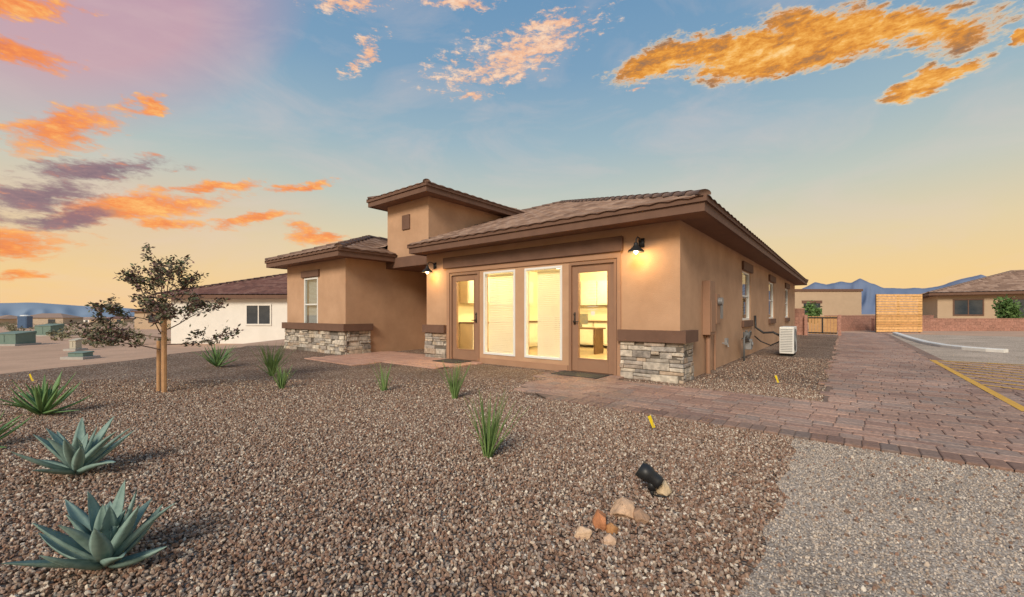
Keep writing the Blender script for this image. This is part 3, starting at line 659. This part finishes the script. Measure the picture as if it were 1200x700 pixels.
agave('green_agave.001',*gp(-22,528),0.30,20,ALO,4,0.06)
agave('green_agave.002',*gp(255,431),0.46,32,ALO,5,0.05,1.6,14)
def yucca(name,X,Y,h,n,seed,sp=0.5,w=0.011):
    random.seed(seed); mb=MB()
    for i in range(n):
        az=random.uniform(0,6.283); el=math.radians(90-abs(random.gauss(0,1))*sp*24-2); L=h*random.uniform(0.5,1.08)
        leaf(mb,(0.035*math.cos(az)*random.random(),0.035*math.sin(az)*random.random(),0),az,el,L,w,-math.radians(random.uniform(0,35))*sp,0.5,7,0.9)
    o=mb.obj(name,YU,None,True); o.location=(X,Y,0.005); return o
yucca('red_yucca',*gp(572,537),0.55,56,1,0.5); yucca('red_yucca.001',*gp(533,468),0.50,46,2,0.45,0.014); yucca('red_yucca.002',*gp(450,459),0.46,24,3,0.5,0.012)
yucca('red_yucca.003',*gp(318,441),0.62,64,4,0.8,0.019); yucca('red_yucca.004',*gp(330,456),0.38,34,5,0.7,0.014)
# ---- staked tree
tX,tY=gp(190,460)
tree=empty('young_tree',(tX,tY,0))
random.seed(29)
br=MB(); lv=MB()
def addleaf(p,s):
    a=random.uniform(0,6.28); e_=random.uniform(-0.9,0.9); d=Vector((math.cos(a)*math.cos(e_),math.sin(a)*math.cos(e_),math.sin(e_)))
    sd=d.cross(Vector((random.uniform(-1,1),random.uniform(-1,1),random.uniform(-1,1)))).normalized(); L=s*random.uniform(0.7,1.3); w=L*0.22
    n=len(lv.v); p=Vector(p)
    lv.v+= [tuple(p),tuple(p+d*L*0.45+sd*w),tuple(p+d*L),tuple(p+d*L*0.45-sd*w)]; lv.f.append((n,n+1,n+2,n+3))
def branch(p,d,L,r,dep):
    pts=[Vector(p)]; rad=[r]; q=Vector(p); dd=Vector(d).normalized(); seg=5
    for i in range(seg):
        dd=(dd+Vector((random.uniform(-1,1),random.uniform(-1,1),random.uniform(-0.6,0.9)))*0.2).normalized()
        q=q+dd*L/seg; pts.append(q.copy()); rad.append(max(0.0018,r*(1-0.62*(i+1)/seg)))
        if dep<3 and i>=1 and random.random()<(0.75 if dep==1 else 0.38):
            a=random.uniform(0,6.28); nd=(dd*0.8+Vector((math.cos(a),math.sin(a),random.uniform(-0.2,0.6)))*0.8).normalized()
            branch(q,nd,L*random.uniform(0.4,0.6),r*(1-0.62*(i+1)/seg)*0.6,dep+1)
        if dep>=2 or i>=2:
            for _ in range(random.choice((1,4,7,10))): addleaf(q+Vector([random.gauss(0,0.022) for _ in range(3)]),0.06)
    br.tube(pts,rad,6)
    for _ in range(random.choice((6,10,16))): addleaf(q+Vector([random.gauss(0,0.035) for _ in range(3)]),0.06)
br.tube([Vector((0,0,0)),Vector((0.02,0,0.35)),Vector((-0.01,0.01,0.7)),Vector((0.03,0.0,1.0)),Vector((0.0,0.02,1.3))],[0.026,0.022,0.019,0.016,0.012],8)
for (z,az,el,L) in ((0.62,3.3,0.15,0.66),(0.7,0.1,0.05,0.6),(0.8,3.0,0.2,0.72),(0.85,5.2,0.4,0.6),(0.9,0.3,0.4,0.66),(0.95,2.7,0.5,0.66),(1.05,1.4,0.5,0.5),(1.1,0.5,0.8,0.62),(1.2,1.9,1.35,0.66),(1.2,-0.2,1.0,0.68),(1.15,3.6,0.8,0.66),(1.2,4.4,1.2,0.6),(1.0,4.6,0.2,0.5)):
    branch((0,0,z),(math.cos(az)*math.cos(el),math.sin(az)*math.cos(el),math.sin(el)),L,0.0095,1)
br.obj('trunk_and_branches',pmat('bark',(0.20,0.135,0.10),(0.12,0.08,0.065),20,0.9,0.5,60),tree,True)
LEAF=island_mat('leaf_purple_green',[(0,(0.08,0.11,0.05)),(0.3,(0.15,0.07,0.075)),(0.55,(0.12,0.16,0.075)),(0.8,(0.20,0.09,0.09)),(1,(0.17,0.21,0.11))],0.6,0.1,20)
lv.obj('foliage',LEAF,tree)
m=MB(); m.tube([(0.08,-0.06,0.0),(0.08,-0.06,1.12)],0.032,10); m.tube([(-0.11,0.07,0.0),(-0.11,0.07,0.75)],0.026,10)
m.obj('stake',pmat('stake_wood',(0.58,0.33,0.16),(0.44,0.24,0.12),12,0.8,0.3,50),tree)
m=MB(); m.tube([(0.08,-0.06,0.85),(0.0,0.03,0.86),(-0.03,-0.03,0.86),(0.08,-0.06,0.85)],0.006,5); m.obj('tie',BLACK,tree)
# ---- rocks
def rock(name,px,py,r,col,seed,s=(1,0.8,0.7),z=0):
    bm=bmesh.new(); bmesh.ops.create_icosphere(bm,subdivisions=4,radius=1); o_=Vector((seed*5.1,seed*2.3,seed))
    rnd=random.Random(seed); pl=[(Vector([rnd.uniform(-1,1) for _ in range(3)]).normalized(),rnd.uniform(0.5,0.78)) for _ in range(11)]
    for v in bm.verts:
        c=v.co.copy()
        for A,k in pl:
            dd=c.dot(A)
            if dd>k: c-=A*(dd-k)*0.95
        c*=1+0.12*mn.noise(c*2+o_)+0.06*mn.noise(c*6+o_)
        v.co=Vector((c.x*s[0],c.y*s[1],c.z*s[2]))*r
    for f in bm.faces: f.smooth=True
    me=bpy.data.meshes.new(name); bm.to_mesh(me); bm.free()
    me.materials.append(pmat('rock_'+str(seed),col,tuple(c*0.6 for c in col),14,0.9,0.9,30,dist=0.014))
    o=bpy.data.objects.new(name,me); SC.collection.objects.link(o); X,Y=gp(px,py); o.location=(X,Y,r*s[2]*0.6+z); o.rotation_euler=(0,0,seed); return o
rock('rock',730,606,0.10,(0.72,0.47,0.30),1); rock('rock.001',702,618,0.065,(0.58,0.24,0.11),2,(1,.8,.9)); rock('rock.002',683,630,0.058,(0.78,0.54,0.36),3)
rock('rock.003',713,638,0.05,(0.70,0.47,0.32),4); rock('rock.004',750,612,0.065,(0.45,0.28,0.18),5); rock('rock.005',716,624,0.05,(0.62,0.30,0.12),6); rock('rock.006',779,582,0.075,(0.72,0.54,0.34),7,(1,.7,.8))
sX,sY=gp(764,583); sp=empty('landscape_spotlight',(sX,sY,0))
m=MB(); m.tube([(0,0,0),(0,0,0.06)],0.014,8); m.tube([(0,0,0.05),(0,0,0.10)],0.026,12)
a=Vector((0.05,-0.02,0.09)); b=Vector((-0.06,0.05,0.165)); dd=(b-a)
m.tube([a,a+dd*0.15,a+dd*0.5,a+dd*0.55,a+dd*1.0],[0.034,0.042,0.044,0.052,0.054],16)
m.tube([(0,0,0.015),(0.05,-0.03,0.02),(0.1,-0.03,0.012)],0.006,6)
m.obj('housing',BLACK,sp,True)
m=MB(); m.tube([b-dd*0.02,b+dd*0.01],0.048,16); m.obj('lens',pmat('lens_glass',(0.2,0.2,0.2),None,3,0.1,spec=0.8),sp)
FL=pmat('flag_yellow',(0.85,0.62,0.02),None,4,0.6)
for i,(px,py,s) in enumerate(((766,507,1),(912,452,1),(38,450,1))):
    X,Y=gp(px,py); e_=empty('marker_flag' if i==0 else 'marker_flag.%03d'%i,(X,Y,0))
    m=MB(); m.tube([(0,0,0),(-0.01,0,0.15)],0.002,5); m.obj('wire',GREY,e_)
    m=MB(); m.quad((-0.01,0,0.04),(0.018,0.004,0.05),(-0.03,-0.005,0.17),(-0.06,0,0.155)); m.obj('flag',FL,e_)
# ================================================================ BACKGROUND
def hiphouse(name,X0,X1,Y0,Y1,z0,wh,oh,slope,wallm,tile,wins,rot=0):
    e_=empty(name,(X0,Y0,z0),rot); W=X1-X0; D=Y1-Y0
    m=MB(); m.box(0,W,0,D,-0.5,wh); m.obj('walls',wallm,e_)
    m=MB(); m.box(-oh,W+oh,-oh,D+oh,wh-0.02,wh+0.18); m.obj('fascia',TRIM,e_)
    zb=wh+0.19
    x0,x1,y0,y1=-oh-.05,W+oh+.05,-oh-.05,D+oh+.05; hw_=min(x1-x0,y1-y0)/2
    if W>=D:
        r0=(x0+hw_,(y0+y1)/2); r1=(x1-hw_,(y0+y1)/2)
    else: r0=((x0+x1)/2,y0+hw_); r1=((x0+x1)/2,y1-hw_)
    if W>=D:
        fr=[(x0,y0),(x1,y0),r1,r0]; bk=[(x0,y1),(x1,y1),r1,r0]; lf=[(x0,y0),(x0,y1),r0]; rt=[(x1,y0),(x1,y1),r1]
    else:
        fr=[(x0,y0),(x1,y0),r0]; bk=[(x0,y1),(x1,y1),r1]; lf=[(x0,y0),r0,r1,(x0,y1)]; rt=[(x1,y0),r0,r1,(x1,y1)]
    rp('roof_front',fr,(0,y0),(1,0),(0,1),zb,slope,tile,e_); rp('roof_back',bk,(0,y1),(1,0),(0,-1),zb,slope,tile,e_)
    rp('roof_left',lf,(x0,0),(0,1),(1,0),zb,slope,tile,e_); rp('roof_right',rt,(x1,0),(0,1),(-1,0),zb,slope,tile,e_)
    m=MB(); zz=zb+slope*hw_
    for q,r in (((x0,y0),r0),((x1,y0),r1 if W>=D else r0),((x0,y1),r0 if W>=D else r1),((x1,y1),r1)): caps(m,(*q,zb+.03),(*r,zz+.03),0.12)
    caps(m,(*r0,zz+.03),(*r1,zz+.03),0.12); m.obj('ridge_tiles',tile,e_,True)
    g=MB(); f_=MB()
    for (a,b,c,d) in wins:
        g.box(a,b,-0.02,-0.005,c,d); f_.box(a-.08,b+.08,-0.05,-0.021,d,d+.1); f_.box(a-.08,b+.08,-0.05,-0.021,c-.1,c); f_.box(a-.08,a,-0.05,-0.021,c,d); f_.box(b,b+.08,-0.05,-0.021,c,d); f_.box((a+b)/2-.03,(a+b)/2+.03,-0.045,-0.021,c,d)
    if wins:
        g.obj('windows',DARKG,e_); f_.obj('window_trim',TRIM if wallm is not WHW else WHW,e_)
    return e_
DARKG=pmat('dark_glass',(0.03,0.04,0.05),(0.06,0.07,0.08),2,0.12,spec=0.6)
WHW=pmat('white_stucco',(0.80,0.76,0.69),(0.72,0.68,0.61),1.5,0.9,0.3,40)
TANW=pmat('tan_stucco',(0.50,0.37,0.25),(0.45,0.33,0.22),1.5,0.9)
hiphouse('white_house',-20.6,-11.0,25.0,34.0,-0.65,2.75,0.45,0.33,WHW,TILER,[(4.6,6.0,1.2,2.3)])
hiphouse('beige_house',-52,-42,57.0,65.0,-1.0,2.4,0.3,0.25,TANW,TILER,[(2,3.2,1,2)])
hiphouse('tan_house',36.6,54,35.6,46,0,2.75,0.6,0.33,TANW,TILE,[(1.0,2.6,1.1,2.3),(4.0,6.0,0.9,2.3),(8,10,1,2.3)],TH)
m=MB(); e_=empty('flat_roof_house',(30.5,45,0)); m.box(0,7.5,0,8,0,3.6); m.box(-3,0,1,8,0,3.0); m.obj('walls',TANW,e_)
m=MB(); m.box(-0.1,7.6,-0.1,8.1,3.6,3.85); m.box(1.0,3.2,-0.05,-0.01,2.3,2.6); m.box(-3.1,-0.12,0.9,8.1,3.0,3.2); m.obj('parapet_trim',TRIM,e_)
m=MB(); m.box(1.2,3.0,-0.03,-0.005,1.0,2.3); m.obj('window',DARKG,e_)
def blockwall(name,a,b,h,th=0.2,z0=0):
    a=Vector(a);b=Vector(b); L=(b-a).length; ang=math.atan2(b.y-a.y,b.x-a.x); mb=MB(); z=0; r=0
    while z<h-0.01:
        x=-0.2*(r%2)
        while x<L:
            x0=max(0,x); x1=min(L,x+0.4)
            if x1-x0>0.02: mb.box(x0+.005,x1-.005,-th/2,th/2,z+.005,z+.195)
            x+=0.4
        z+=0.2; r+=1
    mb.box(0,L,-th/2+.012,th/2-.012,-0.3,h-0.02); mb.box(-.02,L+.02,-th/2-.02,th/2+.02,h,h+.05)
    o=mb.obj(name,BLK); o.location=(a.x,a.y,z0); o.rotation_euler=(0,0,ang); return o
BLK=island_mat('red_block',[(0,(0.36,0.185,0.135)),(0.5,(0.42,0.22,0.165)),(1,(0.32,0.17,0.125))],0.9,0.4,30)
blockwall('block_wall',(24.4,28),(48,28),0.8)
blockwall('block_wall.001',(20.5,27.0),(34,33.5),1.0)
blockwall('block_wall.002',L2W(-0.5,20.6),L2W(0.35,20.6),1.4)
gX,gY=L2W(0.45,20.3); gate=empty('side_gate',(gX,gY,0),TH)
m=MB(); m.box(-0.08,0.06,-0.1,0.1,0,1.1); m.box(1.34,1.48,-0.1,0.1,0,1.1); m.obj('posts',BLK,gate)
m=MB()
for k in range(9): m.box(0.10+k*0.135,0.10+k*0.135+0.12,-0.02,0.0,0.08,1.02)
m.obj('boards',pmat('gate_wood',(0.60,0.35,0.15),(0.46,0.26,0.12),8,0.8,0.3,30),gate)
m=MB(); m.box(0.08,1.32,-0.05,-0.021,0.12,0.18); m.box(0.08,1.32,-0.05,-0.021,0.92,0.98); m.box(0.67,0.73,-0.05,-0.021,0.18,0.92); m.obj('frame',BLACK,gate)
wf=empty('slatted_wood_fence',(*gp(1027,390),0),0.0)
WD=island_mat('fence_wood',[(0,(0.66,0.37,0.14)),(0.5,(0.76,0.45,0.19)),(1,(0.56,0.30,0.11))],0.75,0.3,20,0.004,0.2)
m=MB()
for k in range(15): m.box(0,2.8,-0.02,0.02,0.05+k*0.155,0.05+k*0.155+0.135)
m.obj('slats',WD,wf)
m=MB()
for x in (0.05,1.37,2.67): m.box(x,x+0.09,0.045,0.13,0,2.35)
m.obj('posts',WOODD,wf)
def shrub(name,items,mat,leafs):
    mb=MB()
    for (X,Y,z,rx,rz,n) in items:
        cl=[(random.gauss(0,0.5),random.gauss(0,0.5),random.gauss(0,0.5)) for _ in range(9)]
        for i in range(n):
            c=random.choice(cl); v=Vector((c[0]*0.8+random.gauss(0,0.28),c[1]*0.8+random.gauss(0,0.28),c[2]*0.8+random.gauss(0,0.28)))
            if v.length>1.15: v*=1.0/v.length
            p=Vector((X+v.x*rx,Y+v.y*rx,z+rz+v.z*rz))
            if p.z<z: p.z=z+0.02
            d=Vector([random.uniform(-1,1) for _ in range(3)]).normalized(); sd=d.cross(Vector([random.uniform(-1,1) for _ in range(3)])).normalized(); L=leafs*random.uniform(.6,1.4)
            n_=len(mb.v); mb.v+=[tuple(p-d*L),tuple(p+sd*L*.5),tuple(p+d*L),tuple(p-sd*L*.5)]; mb.f.append((n_,n_+1,n_+2,n_+3))
        for k in range(4):
            a=k*1.6; mb.tube([(X,Y,z-0.05),(X+math.cos(a)*rx*.4,Y+math.sin(a)*rx*.4,z+rz*1.1)],[rx*0.05,rx*0.02],5)
    return mb.obj(name,mat)
GRN=island_mat('shrub_green',[(0,(0.06,0.12,0.03)),(0.5,(0.10,0.18,0.05)),(1,(0.15,0.23,0.07))],0.7,0.1,5)
DRY=island_mat('shrub_desert',[(0,(0.14,0.14,0.08)),(0.5,(0.20,0.19,0.11)),(1,(0.27,0.23,0.15))],0.8,0.1,5)
random.seed(33)
shrub('cypress_bush',[(35.0,29.3,0.0,0.75,1.2,1500)],GRN,0.12)
shrub('garden_tree',[(19.9,27.5,0.6,0.5,0.7,500),(20.9,28.6,0.5,0.5,0.6,400)],GRN,0.1)
it=[]
for i in range(300):
    Y=random.uniform(19,200); X=-random.uniform(0.72,1.6)*Y
    if X>-15 or (X>-21 and Y<36): continue
    it.append((X,Y,gz(X,Y),random.uniform(0.2,0.6)*(1+Y/110),random.uniform(0.12,0.35)*(1+Y/140),60))
shrub('desert_shrubs',it,DRY,0.10)
UG=pmat('utility_green',(0.17,0.24,0.20),(0.14,0.20,0.17),5,0.6)
def ubox(name,X,Y,w,d,h,mat):
    z=gz(X,Y); e_=empty(name,(X,Y,z)); m=MB(); m.box(-w/2,w/2,-d/2,d/2,0.1,h*0.85)
    n=len(m.v); m.v+=[(-w/2-.02,-d/2-.03,h*.85),(w/2+.02,-d/2-.03,h*.85),(w/2+.02,d/2+.03,h),(-w/2-.02,d/2+.03,h),(-w/2-.02,-d/2-.03,h*.8),(w/2+.02,-d/2-.03,h*.8),(w/2+.02,d/2+.03,h*.8),(-w/2-.02,d/2+.03,h*.8)]
    for f in ((0,1,2,3),(4,5,1,0),(5,6,2,1),(6,7,3,2),(7,4,0,3)): m.f.append(tuple(n+i for i in f))
    m.box(-0.02,0.02,-d/2-.02,-d/2-.001,0.2,h*.75); m.obj('cabinet',mat,e_,bevel=0.01)
    m=MB(); m.box(-w/2-.15,w/2+.15,-d/2-.15,d/2+.15,-0.2,0.1); m.obj('pad',pmat('pad_concrete',(0.45,0.42,0.38),None,4,0.9),e_)
ubox('transformer_box',-28.6,23.8,1.3,1.0,0.8,UG); ubox('utility_pedestal',-21.4,20.3,0.3,0.3,0.6,pmat('ped_beige',(0.5,0.45,0.35),None,3,0.7)); ubox('utility_pedestal.001',-17.3,16.6,0.6,0.4,0.3,UG)
ubox('transformer_box.001',-38.0,34.0,1.3,1.0,1.0,UG)
X,Y=-80,68; pt=empty('portable_toilet',(X,Y,gz(X,Y)),0.3); m=MB(); m.box(-.6,.6,-.6,.6,0.1,2.1); m.box(-.5,.5,-.63,-.601,0.15,2.0); m.obj('cabin',pmat('toilet_blue',(0.08,0.14,0.25),None,3,0.5),pt,bevel=0.03); m=MB(); m.tube([(0,0,2.1),(0,0,2.25),(0,0,2.3)],[0.62,0.5,0.1],16); m.obj('roof',WHITE,pt)
random.seed(8)
mats=[WHW,TANW,pmat('beige_stucco',(0.5,0.4,0.3),None,2,0.9)]
for i in range(16):
    Y=random.uniform(170,420); X=-Y*random.uniform(0.88,1.26); w=random.uniform(10,16)
    e_=empty('distant_house' if i==0 else 'distant_house.%03d'%i,(X,Y,gz(X,Y)),random.uniform(-.4,.4)); m=MB(); m.box(-w/2,w/2,-5,5,-1,2.7); m.obj('walls',random.choice(mats),e_)
    m=MB(); m.v=[(-w/2-.5,-5.5,2.7),(w/2+.5,-5.5,2.7),(w/2+.5,5.5,2.7),(-w/2-.5,5.5,2.7),(-w/2+4.5,0,4.5),(w/2-4.5,0,4.5)]; m.f=[(0,1,5,4),(1,2,5),(2,3,4,5),(3,0,4),(3,2,1,0)]; m.obj('roof',random.choice([TILER,TILE]),e_)
    m=MB(); m.box(-w/4-1,-w/4+1,-5.05,-5.01,1,2.2); m.box(w/4-1.2,w/4+1.2,-5.05,-5.01,0,2.1); m.obj('openings',DARKG,e_)
def mountains(name,prof,D,base_z,mat,seed,depth=700):
    mb=MB(); n=260; xs_=[p[0] for p in prof]
    def hh(px):
        for (a,b) in zip(prof[:-1],prof[1:]):
            if a[0]<=px<=b[0]:
                t=(px-a[0])/(b[0]-a[0]); return a[1]+(b[1]-a[1])*t
        return 368
    R=20
    for j in range(R+1):
        s=j/R
        for i in range(n+1):
            px=xs_[0]+(xs_[-1]-xs_[0])*i/n; az=math.atan2(px-600,F); r=D+(s-0.6)*depth*2
            top=(368-hh(px))/F*D*math.cos(az)+H
            shp=(s/0.6) if s<0.6 else (1-s)/0.4
            nn=mn.fractal(Vector((i*0.06,s*2.5,seed)),1.0,2.1,6)
            rid=1-abs(mn.noise(Vector((i*0.11,s*1.2,seed+9))))*1.6
            z=base_z+(top-base_z)*(shp**1.1)*(1+0.05*nn) - (1-rid)*(top-base_z)*0.28*(1-abs(shp-0.5)*2)
            if j==0 or j==R: z=base_z-5
            mb.v.append((r*math.sin(az),r*math.cos(az),z))
    for j in range(R):
        for i in range(n): a=j*(n+1)+i; mb.f.append((a,a+1,a+n+2,a+n+1))
    return mb.obj(name,mat,None,True)
MTR=pmat('mountain_haze_tint',(0.17,0.22,0.32),(0.22,0.25,0.34),0.004,1.0,spec=0.0); MTL=pmat('mountain_far_haze_tint',(0.22,0.29,0.38),(0.25,0.31,0.39),0.003,1.0,spec=0.0)  # bluish distance haze is painted into the base colour of both ranges
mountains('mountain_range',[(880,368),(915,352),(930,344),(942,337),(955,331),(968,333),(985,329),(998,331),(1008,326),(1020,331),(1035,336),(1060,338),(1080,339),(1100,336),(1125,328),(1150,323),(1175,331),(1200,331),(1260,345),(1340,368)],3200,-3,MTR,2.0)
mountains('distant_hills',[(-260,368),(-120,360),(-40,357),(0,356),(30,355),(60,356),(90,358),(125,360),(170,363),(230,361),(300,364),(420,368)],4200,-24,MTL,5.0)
# ================================================================ SKY
w=bpy.data.worlds.new('World'); SC.world=w; w.use_nodes=True; t=w.node_tree; t.nodes.clear()
out=N(t,'ShaderNodeOutputWorld'); bg=N(t,'ShaderNodeBackground'); tc=N(t,'ShaderNodeTexCoord'); sx=N(t,'ShaderNodeSeparateXYZ'); t.links.new(tc.outputs['Generated'],sx.inputs[0])
def M(op,a,b=None,c=None,clamp=False):
    n=N(t,'ShaderNodeMath',operation=op); n.use_clamp=clamp
    for i,v in enumerate((a,b,c)):
        if v is None: continue
        if isinstance(v,(int,float)): n.inputs[i].default_value=v
        else: t.links.new(v,n.inputs[i])
    return n.outputs[0]
az=M('ARCTAN2',sx.outputs['X'],sx.outputs['Y']); el=M('ARCSINE',sx.outputs['Z'])
cv=N(t,'ShaderNodeCombineXYZ'); t.links.new(az,cv.inputs[0]); t.links.new(el,cv.inputs[1])
def px2ae(x,y):
    v=Vector(((x-600)/F,1,(368-y)/F)).normalized(); return math.atan2(v.x,v.y),math.asin(v.z)
elf=M('DIVIDE',el,math.pi/2,clamp=True)
def e(d): return d/90
def mixc(a,b,f,blend='MIX'):
    n=N(t,'ShaderNodeMix',data_type='RGBA',blend_type=blend)
    for s,v in ((6,a),(7,b),(0,f)):
        if isinstance(v,(int,float)): n.inputs[s].default_value=v
        elif isinstance(v,tuple): n.inputs[s].default_value=(*v,1)
        else: t.links.new(v,n.inputs[s])
    return n.outputs[2]
base=ramp(t,[(0,lin((246,200,136))),(e(4),lin((242,205,142))),(e(9),lin((226,206,164))),(e(15),lin((194,199,186))),(e(22),lin((156,181,192))),(e(30),lin((124,160,188))),(e(42),lin((98,142,182))),(1,lin((84,126,174)))])
t.links.new(elf,base.inputs['Fac'])
def noise(vec,scale,detail=6,rough=0.6,dist=0.0,col=False):
    n=N(t,'ShaderNodeTexNoise'); n.inputs['Scale'].default_value=scale; n.inputs['Detail'].default_value=detail; n.inputs['Roughness'].default_value=rough; n.inputs['Distortion'].default_value=dist
    t.links.new(vec,n.inputs['Vector']); return n.outputs['Color' if col else 'Fac']
st=N(t,'ShaderNodeVectorMath',operation='MULTIPLY'); t.links.new(cv.outputs[0],st.inputs[0]); st.inputs[1].default_value=(1,2.6,1)
wn=noise(st.outputs[0],6,5,0.65,0,True)
ws=N(t,'ShaderNodeVectorMath',operation='SUBTRACT'); t.links.new(wn,ws.inputs[0]); ws.inputs[1].default_value=(0.5,0.5,0.5)
wm=N(t,'ShaderNodeVectorMath',operation='MULTIPLY'); t.links.new(ws.outputs[0],wm.inputs[0]); wm.inputs[1].default_value=(0.20,0.075,0)
wv=N(t,'ShaderNodeVectorMath',operation='ADD'); t.links.new(cv.outputs[0],wv.inputs[0]); t.links.new(wm.outputs[0],wv.inputs[1])
def blob(x,y,w_,h_,rot=0,vec=None,amp=1.0):
    a0,e0=px2ae(x,y); a1,_=px2ae(x-w_,y); a2,_=px2ae(x+w_,y); _,e1=px2ae(x,y-h_); _,e2=px2ae(x,y+h_)
    aL,eL=px2ae(x-w_,y); aR,eR=px2ae(x+w_,y)
    ang=math.atan2(eR-eL,aR-aL)+math.radians(rot)
    mp=N(t,'ShaderNodeMapping',vector_type='TEXTURE'); t.links.new(vec or wv.outputs[0],mp.inputs['Vector'])
    mp.inputs['Location'].default_value=(a0,e0,0); mp.inputs['Rotation'].default_value=(0,0,ang); mp.inputs['Scale'].default_value=(abs(a2-a1)/2,abs(e1-e2)/2,1)
    ln=N(t,'ShaderNodeVectorMath',operation='LENGTH'); t.links.new(mp.outputs[0],ln.inputs[0])
    r=M('SUBTRACT',1.0,ln.outputs['Value'],clamp=True)
    return M('MULTIPLY',r,amp) if amp!=1 else r
def union(bl):
    r=None
    for b in bl:
        q=blob(*b); r=q if r is None else M('MAXIMUM',r,q)
    return r
gold=[(920,60,260,40,3),(1010,36,190,40,-4),(780,70,100,26,14),(1095,95,75,20,22),(1195,42,30,16,0)]
peach=[(605,66,135,46,14),(420,5,85,20,0),(540,2,60,14,0),(425,68,45,16,30),(548,112,34,10,0),(735,104,22,8,0),(650,28,60,18,0)]
left_o=[(20,10,95,36,0),(25,66,95,22,-12),(75,150,120,34,12),(165,122,35,16,10),(160,240,190,22,4),(20,284,120,28,4),(250,216,80,11,4),(290,259,80,9,8),(195,262,45,13,-6),(350,216,60,9,8),(372,274,50,13,-4),(25,322,50,10,0)]
dark=[(110,195,140,18,2),(40,225,150,28,4),(60,250,120,16,3)]
mg=union(gold); mp_=union(peach); ml=union(left_o); md_=union(dark)
n1=noise(st.outputs[0],9,7,0.68,0.3); n2=noise(st.outputs[0],32,5,0.7,0.2)
nn_=M('ADD',M('MULTIPLY',n1,0.55),M('MULTIPLY',n2,0.45))
def dens(mk,k,lo,hi,ns=None):
    v=M('ADD',M('MULTIPLY',mk,k),M('MULTIPLY',M('SUBTRACT',ns or nn_,0.5),3.2))
    gate=M('MULTIPLY',mk,6,clamp=True)
    mr=N(t,'ShaderNodeMapRange',interpolation_type='SMOOTHSTEP'); mr.inputs['From Min'].default_value=lo; mr.inputs['From Max'].default_value=hi; t.links.new(v,mr.inputs['Value'])
    return M('MULTIPLY',mr.outputs['Result'],gate)
pn=M('ADD',M('MULTIPLY',n1,0.35),M('MULTIPLY',n2,0.65))
dg=dens(mg,1.5,0.18,0.72); dp=dens(mp_,0.7,0.16,0.66,pn); dl=dens(ml,1.0,0.12,0.75); dd_=dens(md_,1.15,0.10,0.8)
col=base.outputs['Color']
pk=blob(130,30,330,130,12,cv.outputs[0]); col=mixc(col,lin((222,158,162)),M('MULTIPLY',M('MULTIPLY',pk,1.5,clamp=True),0.62))
pk2=blob(140,250,330,80,0,cv.outputs[0]); col=mixc(col,lin((226,190,164)),M('MULTIPLY',pk2,0.5))
ci=noise(st.outputs[0],3.2,7,0.62,0.6); cir=N(t,'ShaderNodeMapRange'); cir.inputs['From Min'].default_value=0.46; cir.inputs['From Max'].default_value=0.75; t.links.new(ci,cir.inputs['Value'])
col=mixc(col,lin((228,204,196)),M('MULTIPLY',cir.outputs['Result'],0.34))
rp_=ramp(t,[(0.36,lin((255,214,146))),(0.45,lin((244,176,80))),(0.52,lin((222,144,52))),(0.58,lin((180,124,70))),(0.66,lin((140,112,92)))]); t.links.new(nn_,rp_.inputs['Fac'])
edge=lin((255,218,160))
gcol=mixc(edge,rp_.outputs['Color'],M('MULTIPLY',M('SUBTRACT',dg,0.35),1.8,clamp=True))
col=mixc(col,gcol,dg)
pr_=ramp(t,[(0.35,lin((214,150,130))),(0.5,lin((250,190,146))),(0.62,lin((255,222,190)))]); t.links.new(nn_,pr_.inputs['Fac']); col=mixc(col,pr_.outputs['Color'],M('MULTIPLY',dp,0.9))
lr=ramp(t,[(0.35,lin((214,108,76))),(0.5,lin((248,146,70))),(0.62,lin((255,192,106)))]); t.links.new(nn_,lr.inputs['Fac']); col=mixc(col,lr.outputs['Color'],M('MULTIPLY',dl,0.94))
dr=ramp(t,[(0.38,lin((112,90,108))),(0.52,lin((146,112,120))),(0.62,lin((224,146,108)))]); t.links.new(nn_,dr.inputs['Fac']); col=mixc(col,dr.outputs['Color'],M('MULTIPLY',dd_,0.9))
SUN_EL=math.radians(33); SUN_AZ=math.radians(202)
sky=N(t,'ShaderNodeTexSky'); sky.sky_type='NISHITA'; sky.sun_disc=False; sky.sun_elevation=SUN_EL; sky.sun_rotation=SUN_AZ
sc=N(t,'ShaderNodeVectorMath',operation='SCALE'); t.links.new(sky.outputs[0],sc.inputs[0]); sc.inputs['Scale'].default_value=0.004
ad=N(t,'ShaderNodeVectorMath',operation='ADD'); t.links.new(col,ad.inputs[0]); t.links.new(sc.outputs[0],ad.inputs[1])
t.links.new(ad.outputs[0],bg.inputs['Color']); bg.inputs['Strength'].default_value=1.0; t.links.new(bg.outputs[0],out.inputs[0])
sl=bpy.data.lights.new('sun','SUN'); sl.energy=3.3; sl.angle=math.radians(20); sl.color=(1,0.88,0.72)
so=bpy.data.objects.new('sun',sl); SC.collection.objects.link(so)
dirv=Vector((math.sin(SUN_AZ)*math.cos(SUN_EL),math.cos(SUN_AZ)*math.cos(SUN_EL),math.sin(SUN_EL)))
so.rotation_euler=dirv.to_track_quat('Z','Y').to_euler(); so.location=(0,-10,20)
cd=bpy.data.cameras.new('camera'); cd.sensor_width=36; cd.lens=36*F/1200; cd.shift_y=18/1200; cd.clip_end=20000; cd.clip_start=0.05
co=bpy.data.objects.new('camera',cd); SC.collection.objects.link(co); co.location=(0,0,H); co.rotation_euler=(math.radians(90),0,0); SC.camera=co
SC.view_settings.view_transform='Standard'; SC.view_settings.look='None'; SC.view_settings.exposure=0
